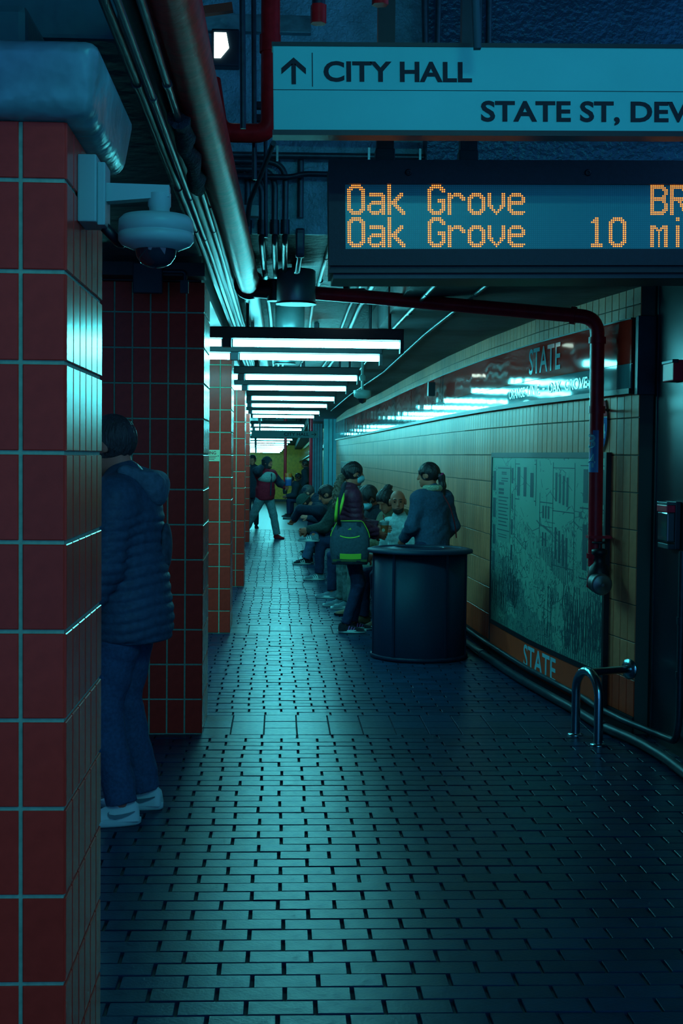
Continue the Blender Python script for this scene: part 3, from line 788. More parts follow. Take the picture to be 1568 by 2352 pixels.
GL = {
 'O': ["..#####..", ".#######.", "###...###", "##.....##", "##.....##", "##.....##", "##.....##", "##.....##", "##.....##", "##.....##", "##.....##", "##.....##", "###...###", ".#######.", "..#####.."],
 'a': [".........", ".........", ".........", ".........", ".#######.", ".########", ".......##", ".......##", "..#######", ".########", "##.....##", "##.....##", "##....###", ".########", "..####.##"],
 'k': ["##.......", "##.......", "##.......", "##.......", "##....##.", "##...###.", "##..###..", "##.###...", "#####....", "#####....", "##.###...", "##..###..", "##...###.", "##....###", "##.....##"],
 'G': ["..#####..", ".#######.", "###...###", "##.....##", "##.......", "##.......", "##.......", "##...####", "##...####", "##.....##", "##.....##", "##.....##", "###...###", ".#######.", "..#####.."],
 'r': [".........", ".........", ".........", ".........", "##.####..", "########.", "###...###", "##.....##", "##.......", "##.......", "##.......", "##.......", "##.......", "##.......", "##......."],
 'o': [".........", ".........", ".........", ".........", "..#####..", ".#######.", "###...###", "##.....##", "##.....##", "##.....##", "##.....##", "##.....##", "###...###", ".#######.", "..#####.."],
 'v': [".........", ".........", ".........", ".........", "##.....##", "##.....##", "##.....##", "##.....##", "##.....##", "##.....##", "###...###", ".##...##.", "..##.##..", "...###...", "....#...."],
 'e': [".........", ".........", ".........", ".........", "..#####..", ".#######.", "##.....##", "##.....##", "#########", "########.", "##.......", "##.......", "###......", ".########", "..######."],
 'B': ["#######..", "########.", "##....###", "##.....##", "##.....##", "##....##.", "########.", "########.", "##....##.", "##.....##", "##.....##", "##.....##", "##....###", "########.", "#######.."],
 'R': ["#######..", "########.", "##....###", "##.....##", "##.....##", "##.....##", "########.", "########.", "##..##...", "##...##..", "##...###.", "##....##.", "##....###", "##.....##", "##.....##"],
 '1': ["..##.....", ".###.....", "####.....", "..##.....", "..##.....", "..##.....", "..##.....", "..##.....", "..##.....", "..##.....", "..##.....", "..##.....", "..##.....", "######...", "######..."],
 'm': [".........", ".........", ".........", ".........", "###...###", "####.####", "##.###.##", "##..#..##", "##..#..##", "##..#..##", "##..#..##", "##..#..##", "##..#..##", "##..#..##", "##..#..##"],
 'i': ["##.......", "##.......", ".........", ".........", "##.......", "##.......", "##.......", "##.......", "##.......", "##.......", "##.......", "##.......", "##.......", "##.......", "##......."]}
GL['0'] = GL['O']
lit = set()
for row, items in ((0, [('O', 0), ('a', 10), ('k', 20), ('G', 40), ('r', 50), ('o', 60), ('v', 70), ('e', 80), ('B', 152), ('R', 162)]),
                   (16, [('O', 0), ('a', 10), ('k', 20), ('G', 40), ('r', 50), ('o', 60), ('v', 70), ('e', 80), ('1', 122), ('0', 131), ('m', 152), ('i', 165)])):
    for ch, cx in items:
        for r_, line in enumerate(GL[ch]):
            for c_, q in enumerate(line):
                if q == '#': lit.add((cx + c_, row + r_))
PX = 0.00815
NC = int((W - 0.07) / PX)
glow = MB(); core = MB(); off_ = MB()
for c_ in range(-1, NC - 1):
    for r_ in range(32):
        x = 0.074 + c_ * PX; z = 0.351 - r_ * PX
        if (c_, r_) in lit:
            q = 0.0033
            glow.add([(x + q * math.cos(k * math.pi / 3), -0.0052, z + q * math.sin(k * math.pi / 3)) for k in range(6)], [(0, 1, 2, 3, 4, 5)])
            q = 0.0019
            core.add([(x + q * math.cos(k * math.pi / 3), -0.0058, z + q * math.sin(k * math.pi / 3)) for k in range(6)], [(0, 1, 2, 3, 4, 5)])
        else:
            q = 0.0013
            off_.add([(x - q, -0.0048, z - q), (x + q, -0.0048, z - q), (x + q, -0.0048, z + q), (x - q, -0.0048, z + q)], [(0, 1, 2, 3)])
glow.obj('lit_dots', m_led, led, kind='stuff'); core.obj('lit_dot_cores', m_ledcore, led, kind='stuff'); off_.obj('unlit_dots', m_leddark, led, kind='stuff')

# far hanging sign
fs_ = thing('direction_sign', 'small far hanging sign reading CITY HALL with a right arrow', 'sign', (-0.68, 33.0, 2.085))
m_farsign = M('far sign face', (0.10, 0.34, 0.38), 0.5)
MB().box(0, 1.62, 0, 0.08, 0, 0.165, c=0.004).obj('sign_box', m_farsign, fs_)
text_flat('lettering', 'CITY HALL', m_ink, fs_, 0.79, 1.40, 0.045, 0.125, -0.003, 0.02)
a2 = MB()
a2.add([(1.46, -.003, .078), (1.57, -.003, .078), (1.57, -.003, .092), (1.46, -.003, .092)], [(0, 1, 2, 3)])
a2.add([(1.58, -.003, .085), (1.56, -.003, .085), (1.52, -.003, .125), (1.54, -.003, .125)], [(0, 1, 2, 3)])
a2.add([(1.58, -.003, .085), (1.54, -.003, .045), (1.52, -.003, .045), (1.56, -.003, .085)], [(0, 1, 2, 3)])
a2.obj('arrow', m_ink, fs_)
for x in (0.2, 1.4):
    MB().tube([(x, 0.04, 0.16), (x, 0.04, 0.76)], 0.02, 8).obj('hanger', m_black, fs_)
# far standpipes
for lab, x, yv, zt, zb in (('far dark red standpipe beside the dark ribbed column', 0.80, 34.2, 2.7, 0.85), ('farthest dark red standpipe, left of the seated pair', 0.17, 38, 2.86, 0.80)):
    t = pipe('standpipe', lab, [(x, yv, zt + zf(yv)), (x, yv, zb + zf(yv))], 0.045, m_redpipe, 12, 'standpipe')
    MB().lathe([(0.05, -0.09), (0.07, 0), (0.05, 0.09)], 12, (0, 0, zb - zt)).obj('valve', m_black, t)

# station name band on the near wall
bd = thing('sign_band', 'long glossy red and grey enamel station band reading STATE on the tan wall', 'sign band', (0, 0, 0))
seams = [8.0, 11.6, 13.68, 16.7, 19.4, 22.4, 25.4, 28.4, 31.4, 33.9]
for i in range(len(seams) - 1):
    s0, s1 = w_s(seams[i]) + 0.004, w_s(seams[i + 1]) - 0.004
    for nm, mm, za, zb in (('red_panel', m_bandred, 2.222, 2.483), ('grey_panel', m_bandgrey, 2.072, 2.218)):
        mb = w_strip(s0, s1, za, zb, -0.01, 0.026, 0.15)
        # the enamel sheet is slightly buckled
        ns = int((s1 - s0) / 0.05); nz = 5; vs = []
        for p_ in range(ns + 1):
            s = s0 + (s1 - s0) * p_ / ns
            for q_ in range(nz + 1):
                z = za + (zb - za) * q_ / nz
                bulge = 0.0014 * math.sin(6.28 * s / 0.85 + i * 1.7) + 0.00025 * math.sin(6.28 * s / 0.27 + 9 * z + i) + 0.0025 * math.sin(math.pi * p_ / ns)
                vs.append(w_pt(s, 0.029 + bulge, z))
        mb.add(vs, [(p_ * (nz + 1) + q_, p_ * (nz + 1) + q_ + 1, (p_ + 1) * (nz + 1) + q_ + 1, (p_ + 1) * (nz + 1) + q_) for p_ in range(ns) for q_ in range(nz)], True)
        mb.obj(nm, mm, bd)
w_strip(w_s(8.0), w_s(33.9), 2.04, 2.072, -0.01, 0.042, 0.3).obj('bottom_ledge', m_black, bd)
w_strip(w_s(8.0), w_s(33.9), 2.483, 2.492, -0.01, 0.036, 0.3).obj('top_ledge', m_black, bd)
w_strip(w_s(8.0), w_s(33.9), 2.05, 2.49, -0.012, 0.022, 0.3).obj('backing', m_black, bd)
MB().box(2.105, 2.215, 7.90, 7.96, 2.03, 2.495, c=0.004).obj('end_cap', m_dark, bd)
m_bandtxt = M('pale enamel lettering', (0.16, 0.42, 0.50), 0.12, spec=0.8)
w_text('lettering', 'STATE', m_bandtxt, bd, w_s(9.98), w_s(9.24), 2.262, 2.452, 0.0345, 0.012)
m_bdk = M('dark enamel lettering', (0.02, 0.05, 0.07), 0.15, spec=0.8)
for wd, ya, yb, za, zb in (('ORANGE', 10.60, 10.10, 2.108, 2.182), ('LINE', 10.02, 9.70, 2.108, 2.182), ('-', 9.63, 9.58, 2.138, 2.150), ('OAK', 9.50, 9.22, 2.108, 2.182), ('GROVE', 9.14, 8.70, 2.108, 2.182)):
    w_text('lettering', wd, m_bdk, bd, w_s(ya), w_s(yb), za, zb, 0.0345, 0.012)

# mural with its black frame; generic street engraving
mu = thing('mural_panel', 'large framed pale green street engraving mural on the tan wall', 'mural', (0, 0, 0))
mur_mat = bpy.data.materials.new('pale engraving print'); mur_mat.use_nodes = True
nt = mur_mat.node_tree; bs = nt.nodes['Principled BSDF']; bs.inputs['Roughness'].default_value = 0.5
Lk = nt.links.new
uvn = nt.nodes.new('ShaderNodeUVMap'); uvn.uv_map = 'UVMap'
def nd(t, **kw):
    n = nt.nodes.new(t)
    for k, v in kw.items():
        if k in n.inputs: n.inputs[k].default_value = v
        else: setattr(n, k, v)
    return n
def math_(op, a, b=None):
    n = nt.nodes.new('ShaderNodeMath'); n.operation = op
    for i, q in enumerate((a, b)):
        if q is None: continue
        if isinstance(q, (int, float)): n.inputs[i].default_value = q
        else: Lk(q, n.inputs[i])
    return n.outputs[0]
sep = nd('ShaderNodeSeparateXYZ'); Lk(uvn.outputs[0], sep.inputs[0])
U_, V_ = sep.outputs[0], sep.outputs[1]
n1 = nd('ShaderNodeTexNoise'); n1.inputs['Scale'].default_value = 9; n1.inputs['Detail'].default_value = 6; Lk(uvn.outputs[0], n1.inputs['Vector'])
n2 = nd('ShaderNodeTexNoise'); n2.inputs['Scale'].default_value = 3.2; n2.inputs['Detail'].default_value = 3; Lk(uvn.outputs[0], n2.inputs['Vector'])
mp = nd('ShaderNodeMapping'); mp.inputs['Scale'].default_value = (26, 7, 1); Lk(uvn.outputs[0], mp.inputs['Vector'])
n3 = nd('ShaderNodeTexNoise'); n3.inputs['Scale'].default_value = 1.0; n3.inputs['Detail'].default_value = 4; n3.inputs['Distortion'].default_value = 1.3; Lk(mp.outputs[0], n3.inputs['Vector'])
band1 = math_('LESS_THAN', math_('ABSOLUTE', math_('SUBTRACT', n3.outputs['Fac'], 0.5)), 0.018)          # contour strokes
band1b = math_('LESS_THAN', math_('ABSOLUTE', math_('SUBTRACT', n3.outputs['Fac'], 0.60)), 0.014)
# denser strokes low on the sheet and along both sides
dens = math_('ADD', math_('MULTIPLY', math_('SUBTRACT', 0.62, V_), 1.6), math_('MULTIPLY', math_('ABSOLUTE', math_('SUBTRACT', U_, 0.55)), 0.9))
darkpatch = math_('GREATER_THAN', math_('ADD', n2.outputs['Fac'], math_('MULTIPLY', dens, 0.22)), 0.66)
wv = nd('ShaderNodeTexWave'); wv.inputs['Scale'].default_value = 22; wv.inputs['Distortion'].default_value = 3; wv.inputs['Detail'].default_value = 2; Lk(uvn.outputs[0], wv.inputs['Vector'])
hatch = math_('MULTIPLY', darkpatch, math_('GREATER_THAN', wv.outputs['Fac'], 0.45))
strokes = math_('MULTIPLY', math_('MAXIMUM', band1, band1b), math_('GREATER_THAN', dens, 0.10))
vor = nd('ShaderNodeTexVoronoi'); vor.feature = 'DISTANCE_TO_EDGE'; vor.inputs['Scale'].default_value = 13; Lk(uvn.outputs[0], vor.inputs['Vector'])
clouds = math_('MULTIPLY', math_('LESS_THAN', vor.outputs['Distance'], 0.022), math_('GREATER_THAN', n1.outputs['Fac'], 0.52))
ink = math_('MAXIMUM', math_('MAXIMUM', hatch, strokes), clouds)
mx = nd('ShaderNodeMix'); mx.data_type = 'RGBA'
mx.inputs['A'].default_value = (0.17, 0.44, 0.34, 1); mx.inputs['B'].default_value = (0.025, 0.09, 0.11, 1)
Lk(math_('MULTIPLY', ink, 0.85), mx.inputs['Factor']); Lk(mx.outputs['Result'], bs.inputs['Base Color'])
OF = 0.028
me = w_strip(MUR0 + 0.015, MUR1 - 0.015, 0.305, 1.655, 0.0, OF, 0.1)
ob = me.obj('print_sheet', mur_mat, mu)
uvl = ob.data.uv_layers.new(name='UVMap')
for lp in ob.data.loops:
    co = ob.data.vertices[lp.vertex_index].co
    s = w_s(co.y)
    uvl.data[lp.index].uv = (1 - (s - MUR0) / (MUR1 - MUR0), (co.z - 0.305) / 1.35)
w_strip(MUR0 - 0.01, MUR1 + 0.01, 1.652, 1.69, 0.0, 0.034, 0.15).obj('frame_rail', m_black, mu)
w_strip(MUR0 - 0.01, MUR1 + 0.01, 0.272, 0.308, 0.0, 0.034, 0.15).obj('frame_rail', m_black, mu)
w_strip(MUR0 - 0.012, MUR0 + 0.018, 0.272, 1.69, 0.0, 0.034).obj('frame_stile', m_black, mu)
w_strip(MUR1 - 0.018, MUR1 + 0.012, 0.272, 1.69, 0.0, 0.034).obj('frame_stile', m_black, mu)
m_mink = M('engraving ink', (0.025, 0.085, 0.105), 0.6)
def m_rect(mb, u0, u1, v0, v1, off=OF + 0.001):
    LM = MUR1 - MUR0
    mb.add([w_pt(MUR1 - u0 * LM, off, v0), w_pt(MUR1 - u1 * LM, off, v0), w_pt(MUR1 - u1 * LM, off, v1), w_pt(MUR1 - u0 * LM, off, v1)], [(0, 1, 2, 3)])
# generic house fronts on both sides of the printed street
wins = MB(); lines = MB()
for u, v, w_, h in [(0.31, 1.36, .03, .22), (0.38, 1.36, .03, .22), (0.45, 1.36, .03, .18)] + [(0.56 + .022 * k, 1.22, .012, .09) for k in range(3)] + [(0.56 + .022 * k, 1.02, .012, .1) for k in range(2)] + \
        [(0.66 + .028 * k, 1.35 - .01 * k, .014, .2) for k in range(4)] + [(0.66 + .028 * k, .95 - .02 * k, .014, .22) for k in range(4)] + [(0.86 + .055 * k, 1.36, .03, .22) for k in range(3)] + [(0.86 + .055 * k, .92, .03, .30) for k in range(3)] + \
        [(0.02, 1.38 - .22 * k, .035, .16) for k in range(4)] + [(0.245, 1.45 - .2 * k, .02, .12) for k in range(4)]:
    m_rect(wins, u, u + w_, v, v + h)
for u0, u1, v0, v1 in [(.29, .50, 1.33, 1.338), (.29, .50, 1.60, 1.606), (.54, .64, 1.33, 1.337), (.54, .64, 1.16, 1.165), (.64, .80, 1.58, 1.586), (.64, .80, 1.28, 1.287), (.64, .80, .90, .906), (.84, .99, 1.32, 1.33), (.84, .99, .86, .868), (.84, .99, 1.60, 1.607),
                       (.64, .644, .86, 1.62), (.80, .804, .82, 1.62), (.535, .539, .95, 1.4), (.50, .504, 1.3, 1.64), (.285, .289, .7, 1.64)]:
    m_rect(lines, u0, u1, v0, v1)
wins.obj('printed_windows', m_mink, mu, kind='stuff'); lines.obj('printed_mouldings', m_mink, mu, kind='stuff')
# generic crowd outlines low on the sheet, drawn as printed strokes
rc_ = random.Random(11); crowd = MB()
for k in range(46):
    side = k % 2
    u = rc_.uniform(0.03, 0.34) if side else rc_.uniform(0.60, 0.97)
    v = rc_.uniform(0.36, 0.72) if side else rc_.uniform(0.34, 0.60)
    hgt = rc_.uniform(.12, .26); wd = rc_.uniform(.016, .03)
    for dx in (-wd, wd * rc_.uniform(-.3, .4), wd):
        n_ = 6; pts = []
        for q in range(n_ + 1):
            t_ = q / n_
            pts.append((u + dx * (0.45 + 0.55 * math.sin(math.pi * (0.15 + .8 * (1 - t_)))) + rc_.uniform(-.003, .003), v + hgt * t_))
        for q in range(n_):
            (ua, va), (ub, vb) = pts[q], pts[q + 1]
            LM = MUR1 - MUR0; tk = rc_.uniform(.0014, .0032)
            crowd.add([w_pt(MUR1 - (ua - tk) * LM, OF + .0012, va), w_pt(MUR1 - (ua + tk) * LM, OF + .0012, va), w_pt(MUR1 - (ub + tk) * LM, OF + .0012, vb), w_pt(MUR1 - (ub - tk) * LM, OF + .0012, vb)], [(0, 1, 2, 3)])
crowd.obj('printed_outlines', m_mink, mu, kind='stuff')
nop = MB(); LM = MUR1 - MUR0
m_rect(nop, 0.075, 0.235, 0.98, 1.585, OF + 0.003)
nop.obj('caption_plate', M('caption sheet', (0.13, 0.34, 0.28), 0.5), mu)
cap = MB()
for k in range(13):
    v = 1.46 - k * 0.028 - (0.02 if k > 1 else 0)
    m_rect(cap, 0.095 + (0.03 if k < 1 else 0), (0.16 if k in (1, 2, 3) else 0.205 + 0.012 * math.sin(k * 2.1)), v, v + (0.02 if k in (1, 2, 3) else 0.009), OF + 0.004)
for v in (1.548, 1.535, 1.50):
    m_rect(cap, 0.13, 0.19 + (v < 1.51) * 0.02, v - 0.02, v - 0.011, OF + 0.004)
m_rect(cap, 0.08, 0.23, 1.563, 1.57, OF + 0.004); m_rect(cap, 0.08, 0.23, 1.065, 1.073, OF + 0.004)
for v in (1.03, 1.01): m_rect(cap, 0.095, 0.2, v, v + 0.006, OF + 0.004)
cap.obj('caption_lines', m_mink, mu, kind='stuff')
# orange name panel under the mural
np_ = thing('name_panel', 'orange panel under the mural with pale STATE lettering', 'sign', (0, 0, 0))
w_strip(MUR0 - 0.01, MUR1 + 0.01, 0.055, 0.272, 0.0, 0.03, 0.12).obj('panel', M('orange enamel', (0.80, 0.085, 0.03), 0.45, tint=TEAL, noise=0.08), np_)
w_text('lettering', 'STATE', m_white, np_, w_s(10.02), w_s(9.24), 0.085, 0.258, 0.0315, 0.014)
w_strip(MUR0 - 0.012, MUR0 + 0.006, 0.04, 0.272, 0.0, 0.034).obj('edge_strip', m_black, np_)
w_strip(MUR1 - 0.006, MUR1 + 0.012, 0.04, 0.272, 0.0, 0.034).obj('edge_strip', m_black, np_)

# red and blue numbered oval on the wall behind the standpipe
so = thing('route_shield', 'oval red and blue shield numbered 4, half hidden behind the standpipe', 'sign', w_pt(w_s(8.53), 0.0, 1.69))
x, yv, tx, ty = w_at(w_s(8.53))
so.scale = (1, 1, 0.73)
so.rotation_euler = (0, 0, math.atan2(ty, tx) + math.pi)
def shield(z0, z1, d):
    vs = []; n = 20
    for i in range(n + 1):
        z = z0 + (z1 - z0) * i / n
        t_ = (z - 0.0) / 0.45
        wd = 0.135 * math.sqrt(max(0.0, 1 - ((t_ - 0.55) / 0.56) ** 2))
        vs += [(-wd, -d, z), (wd, -d, z)]
    fs = [(2 * i, 2 * i + 1, 2 * i + 3, 2 * i + 2) for i in range(n)]
    return MB().add(vs, fs)
shield(-0.003, 0.455, 0.012).obj('rim', m_black, so)
shield(0.005, 0.30, 0.0135).obj('blue_field', M('shield blue', (0.03, 0.12, 0.45), 0.7, spec=0.1), so)
shield(0.31, 0.448, 0.0135).obj('red_field', M('shield red', (0.75, 0.03, 0.06), 0.7, spec=0.1), so)
text_flat('numeral', '4', m_white, so, 0.050, 0.105, 0.12, 0.25, -0.0145, 0.012)

# ================================================================== FITTINGS ON THE NEAREST PILLAR
dc = thing('dome_camera', 'pale dome security camera on an arm from the nearest pillar', 'camera', (-0.487, 3.34, 2.2))
MB().box(0.0, 0.045, -0.06, 0.07, 0.005, 0.165, c=0.004).obj('mount_box', m_camera, dc)
MB().box(0.045, 0.064, -0.045, 0.055, 0.0, 0.150, c=0.003).obj('box_cover', m_camera, dc)
MB().add([(0.06, -0.022, 0.06), (0.06, 0.022, 0.06), (0.06, 0.022, 0.105), (0.06, -0.022, 0.105), (0.215, -0.02, 0.075), (0.215, 0.02, 0.075), (0.215, 0.02, 0.103), (0.215, -0.02, 0.103)],
         [(0, 1, 2, 3), (7, 6, 5, 4), (0, 4, 5, 1), (1, 5, 6, 2), (2, 6, 7, 3), (3, 7, 4, 0)]).obj('arm', m_camera, dc)
MB().lathe([(0.028, 0.085), (0.028, 0.055), (0.025, 0.05), (0.025, 0.030)][::-1], 24, (0.19, 0, 0)).obj('neck', m_camera, dc)
MB().lathe([(0.055, -0.052), (0.084, -0.040), (0.092, -0.030), (0.092, -0.014), (0.0905, -0.013), (0.0905, -0.010), (0.092, -0.009), (0.090, 0.020), (0.080, 0.030), (0.03, 0.036)], 36, (0.182, 0, 0)).obj('shell', m_camera, dc)
MB().lathe([(0.004, -0.096), (0.02, -0.093), (0.036, -0.084), (0.047, -0.069), (0.051, -0.050)], 28, (0.182, 0, 0)).obj('dome', m_dome, dc)
MB().tube(rounded([(0.055, 0.02, 0.005), (0.075, 0.02, -0.015), (0.09, 0.06, -0.03), (0.09, 0.14, 0.0)], 0.02), 0.013, 10).obj('cable_gland', m_black, dc)
# far dome camera
dc2 = thing('dome_camera', 'small far dome camera hung from the soffit near the tan wall', 'camera', (0.83, 13.6, 2.28))
MB().lathe([(0.05, -0.05), (0.085, -0.03), (0.09, 0.03), (0.03, 0.04)], 24).obj('shell', m_camera, dc2)
MB().lathe([(0.006, -0.10), (0.035, -0.085), (0.048, -0.05)], 20).obj('dome', m_dome, dc2)
MB().tube([(0, 0, 0.04), (0, 0, 0.39)], 0.014, 8).obj('stem', m_camera, dc2)
MB().lathe([(0.03, 0), (0.035, 0.04), (0.02, 0.06)], 14, (0, 0, 0.13)).obj('knuckle', m_camera, dc2)
MB().box(1.53, 1.60, 13.9, 14.0, 2.28, 2.42).obj('wall_box', m_black, label='small black box at the top of the tan wall beyond the station band text', category='box')

# fittings on the dark panel wall
xx = lambda yv: 2.215 + (7.935 - yv) * 0.022
fa = thing('alarm_box', 'red fire alarm box high on the dark panel wall', 'alarm', (xx(7.48), 7.48, 2.085))
MB().box(-0.06, 0.0, -0.10, 0.10, 0, 0.115, c=0.006).obj('case', M('alarm red', (0.95, 0.015, 0.05), 0.4), fa)
MB().box(-0.066, -0.03, -0.104, 0.104, 0.098, 0.118, c=0.004).obj('strobe_lens', m_conduit_d, fa)
fx = thing('pull_station_cover', 'clear covered call box with a red top band on the dark panel wall', 'call box', (xx(7.48), 7.48, 1.15))
MB().box(-0.03, 0.0, -0.10, 0.10, 0.0, 0.265, c=0.004).obj('back_box', m_dark, fx)
MB().box(-0.075, -0.03, -0.095, 0.095, 0.04, 0.205, c=0.008).obj('cover', M('clear cover', (0.03, 0.07, 0.09), 0.1, spec=0.8), fx)
MB().box(-0.08, -0.03, -0.097, 0.097, 0.205, 0.245, c=0.004).obj('red_band', M('band red', (0.95, 0.015, 0.06), 0.3), fx)
MB().box(-0.08, -0.028, -0.099, 0.099, 0.245, 0.262, c=0.003).obj('top_cap', m_conduit, fx)
MB().box(-0.07, -0.028, -0.10, 0.10, 0.0, 0.03, c=0.004).obj('bottom_ledge', m_conduit_d, fx)

# conduits along the wall foot
path = [w_pt(w_s(yv), 0.055, 0.10) for yv in np.arange(17, 8.6, -0.3)] + [(1.99, 8.3, 0.10), (2.05, 7.85, 0.10), (xx(7.5) - 0.04, 7.5, 0.08), (xx(7.27) - 0.04, 7.27, 0.10), (xx(7.25) - 0.03, 7.25, 0.22), (xx(7.25) - 0.03, 7.25, 1.15)]
t = pipe('foot_conduit', 'upper conduit along the foot of the tan wall, turning up the dark panel', rounded(path, 0.07, 5), 0.020, m_conduit_d, 10, 'conduit')
for z in (0.45, 0.75):
    MB().tube([Vector((xx(7.25) - 0.03, 7.25, z)) - t.location, Vector((xx(7.25) - 0.03, 7.25, z + 0.04)) - t.location], 0.026, 10).obj('coupling', m_conduit_d, t)
path = [w_pt(w_s(yv), 0.13, 0.035) for yv in np.arange(17, 8.4, -0.3)] + [(1.96, 8.0, 0.035), (2.06, 7.6, 0.035), (2.10, 7.2, 0.035), (2.12, 5.0, 0.035)]
t = pipe('foot_conduit', 'lower thicker conduit lying on the floor along the wall foot', rounded(path, 0.15, 5), 0.030, m_conduit_d, 12, 'conduit')
for i in (6, 20, 29):
    p = Vector(path[i]) - t.location; d = (Vector(path[i + 1]) - Vector(path[i])).normalized() * 0.03
    MB().tube([p - d, p + d], 0.036, 12).obj('coupling', m_conduit_d, t)

# polished guard rail
gr = thing('guard_rail', 'polished steel hooped guard rail fixed to floor and wall below the mural', 'rail', (1.78, 7.93, 0))
A_, B_ = Vector((0, 0, 0)), Vector((0.068, -0.29, 0))
d = (B_ - A_)
TR_ = 0.026
hoop = [A_ + Vector((0, 0, 0.008)), A_ + Vector((0, 0, 0.27))] + [(A_ + B_) / 2 + d / 2 * -math.cos(math.pi * k / 12) + Vector((0, 0, 0.27 + 0.135 * math.sin(math.pi * k / 12))) for k in range(1, 12)] + [B_ + Vector((0, 0, 0.27)), B_ + Vector((0, 0, 0.008))]
MB().tube(hoop, TR_, 18).obj('hoop', m_steel, gr)
arm_end = Vector((0.325, 0.02, 0.392))
MB().tube([(A_ + B_) / 2 + Vector((0, 0, 0.398)), arm_end], TR_ * 0.9, 16).obj('wall_arm', m_steel, gr)
for p in (A_, B_):
    MB().lathe([(0.047, 0), (0.047, 0.006), (0.03, 0.012)], 24, p).obj('floor_flange', m_steel, gr)
dirn = (arm_end - ((A_ + B_) / 2 + Vector((0, 0, 0.398)))).normalized()
MB().lathe([(0.03, -0.012), (0.062, -0.006), (0.062, 0.0)], 24, arm_end, dirn).obj('wall_flange', m_steel, gr)

# trash barrel
tb = thing('trash_barrel', 'large black cylindrical trash barrel with a flat ring lid', 'trash bin', (1.165, 11.07, 0))
m_barrel = M('black barrel paint', (0.008, 0.020, 0.050), 0.5, spec=0.25, noise=0.12, nscale=60, tint=TEAL)
MB().lathe([(0.385, 0.0), (0.402, 0.004), (0.402, 0.03), (0.390, 0.036)], 64).obj('base_ring', m_barrel, tb)
MB().lathe([(0.388, 0.03), (0.388, 0.86), (0.30, 0.862)], 64, caps=False).obj('body', m_barrel, tb)
MB().lathe([(0.388, 0.862), (0.432, 0.866), (0.436, 0.875), (0.432, 0.893), (0.40, 0.902), (0.34, 0.906), (0.335, 0.90), (0.33, 0.896), (0.23, 0.900), (0.225, 0.908), (0.20, 0.908), (0.195, 0.895), (0.195, 0.84)], 64, caps=False).obj('lid', m_barrel, tb)
MB().lathe([(0.388, 0.06), (0.02, 0.06)], 32, caps=False).obj('inner_floor', m_black, tb)
for q in (R(-128), R(-172), R(-62), R(-20), R(100)):
    T = Matrix.Rotation(q, 4, 'Z')
    MB().box(0.385, 0.396, -0.012, 0.012, 0.035, 0.862, T=T, c=0.003).obj('seam_strip', m_barrel, tb)

# benches
def bench(label, x0, x1, y0, y1, z):
    b_ = thing('bench', label, 'bench', (x0, y0, z))
    n = 4; w = (x1 - x0) / n
    for k in range(n):
        MB().box(k * w + 0.006, (k + 1) * w - 0.006, 0, y1 - y0, 0.40, 0.44, c=0.004).obj('seat_plank', m_wood, b_)
    m = 5
    for k in range(m):
        yk = 0.15 + (y1 - y0 - 0.3) * k / (m - 1)
        MB().box(0.03, x1 - x0 - 0.02, yk - 0.03, yk + 0.03, 0, 0.40, c=0.004).obj('leg', m_wood, b_)
bench('long wooden bench along the tan wall under the waiting people', 1.12, 1.56, 12.95, 17.0, 0)
bench('wooden bench along the tan wall farther back, behind the beanie wearer', 0.95, 1.40, 17.3, 24.0, 0)
bench('far wooden bench past the dark ribbed column', 0.72, 1.15, 39.6, 44.0, zf(41))
# small frame on the wall far down
fm = thing('wall_frame', 'narrow framed notice on the tan wall behind the masked woman', 'frame', w_pt(w_s(30), 0.0, 0.9))
x, yv, tx, ty = w_at(w_s(30)); fm.rotation_euler = (0, 0, math.atan2(ty, tx) + math.pi)
MB().box(-1.6, 1.6, -0.03, 0, 0, 0.62, c=0.004).obj('frame', m_black, fm)
MB().box(-1.55, 1.55, -0.034, -0.03, 0.03, 0.59).obj('sheet', M('reddish notice', (0.18, 0.13, 0.12), 0.4), fm)

# ================================================================== PEOPLE
def V3(*a): return np.array(a, dtype=np.float64)
def rotx(d): c, s = math.cos(R(d)), math.sin(R(d)); return np.array([[1, 0, 0], [0, c, -s], [0, s, c]])
def rotz(d): c, s = math.cos(R(d)), math.sin(R(d)); return np.array([[c, -s, 0], [s, c, 0], [0, 0, 1]])
def roty(d): c, s = math.cos(R(d)), math.sin(R(d)); return np.array([[c, 0, s], [0, 1, 0], [-s, 0, c]])

def smin(a, b, k):
    h = np.clip(0.5 + 0.5 * (b - a) / k, 0, 1)
    return b * (1 - h) + a * h - k * h * (1 - h)
def cone(a, b, r1, r2, k=0.03, clip=None): return ('c', V3(*a), V3(*b), r1, r2, k, clip)
def ell(c, r, rot=None, k=0.03, clip=None): return ('e', V3(*c), V3(*r), rot if rot is not None else np.eye(3), k, clip)
def prim_d(p, P):
    if p[0] == 'c':
        a, b, r1, r2 = p[1:5]
        ab = b - a; L2 = float(ab @ ab) + 1e-9
        t = np.clip(((P - a) @ ab) / L2, 0, 1)
        d = np.sqrt(((P - a - t[..., None] * ab) ** 2).sum(-1)) - (r1 + (r2 - r1) * t)
    else:
        c, r, rot = p[1:4]
        q = (P - c) @ rot
        k0 = np.sqrt(((q / r) ** 2).sum(-1)) + 1e-6; k1 = np.sqrt(((q / (r * r)) ** 2).sum(-1)) + 1e-6
        d = k0 * (k0 - 1) / k1
    cl = p[-1]
    if cl is not None:
        d = np.maximum(d, (V3(*cl[0]) - P) @ V3(*cl[1]))
    return d
def prim_bb(p):
    if p[0] == 'c':
        r = max(p[3], p[4]); return np.minimum(p[1], p[2]) - r, np.maximum(p[1], p[2]) + r
    r = max(p[2]); return p[1] - r, p[1] + r
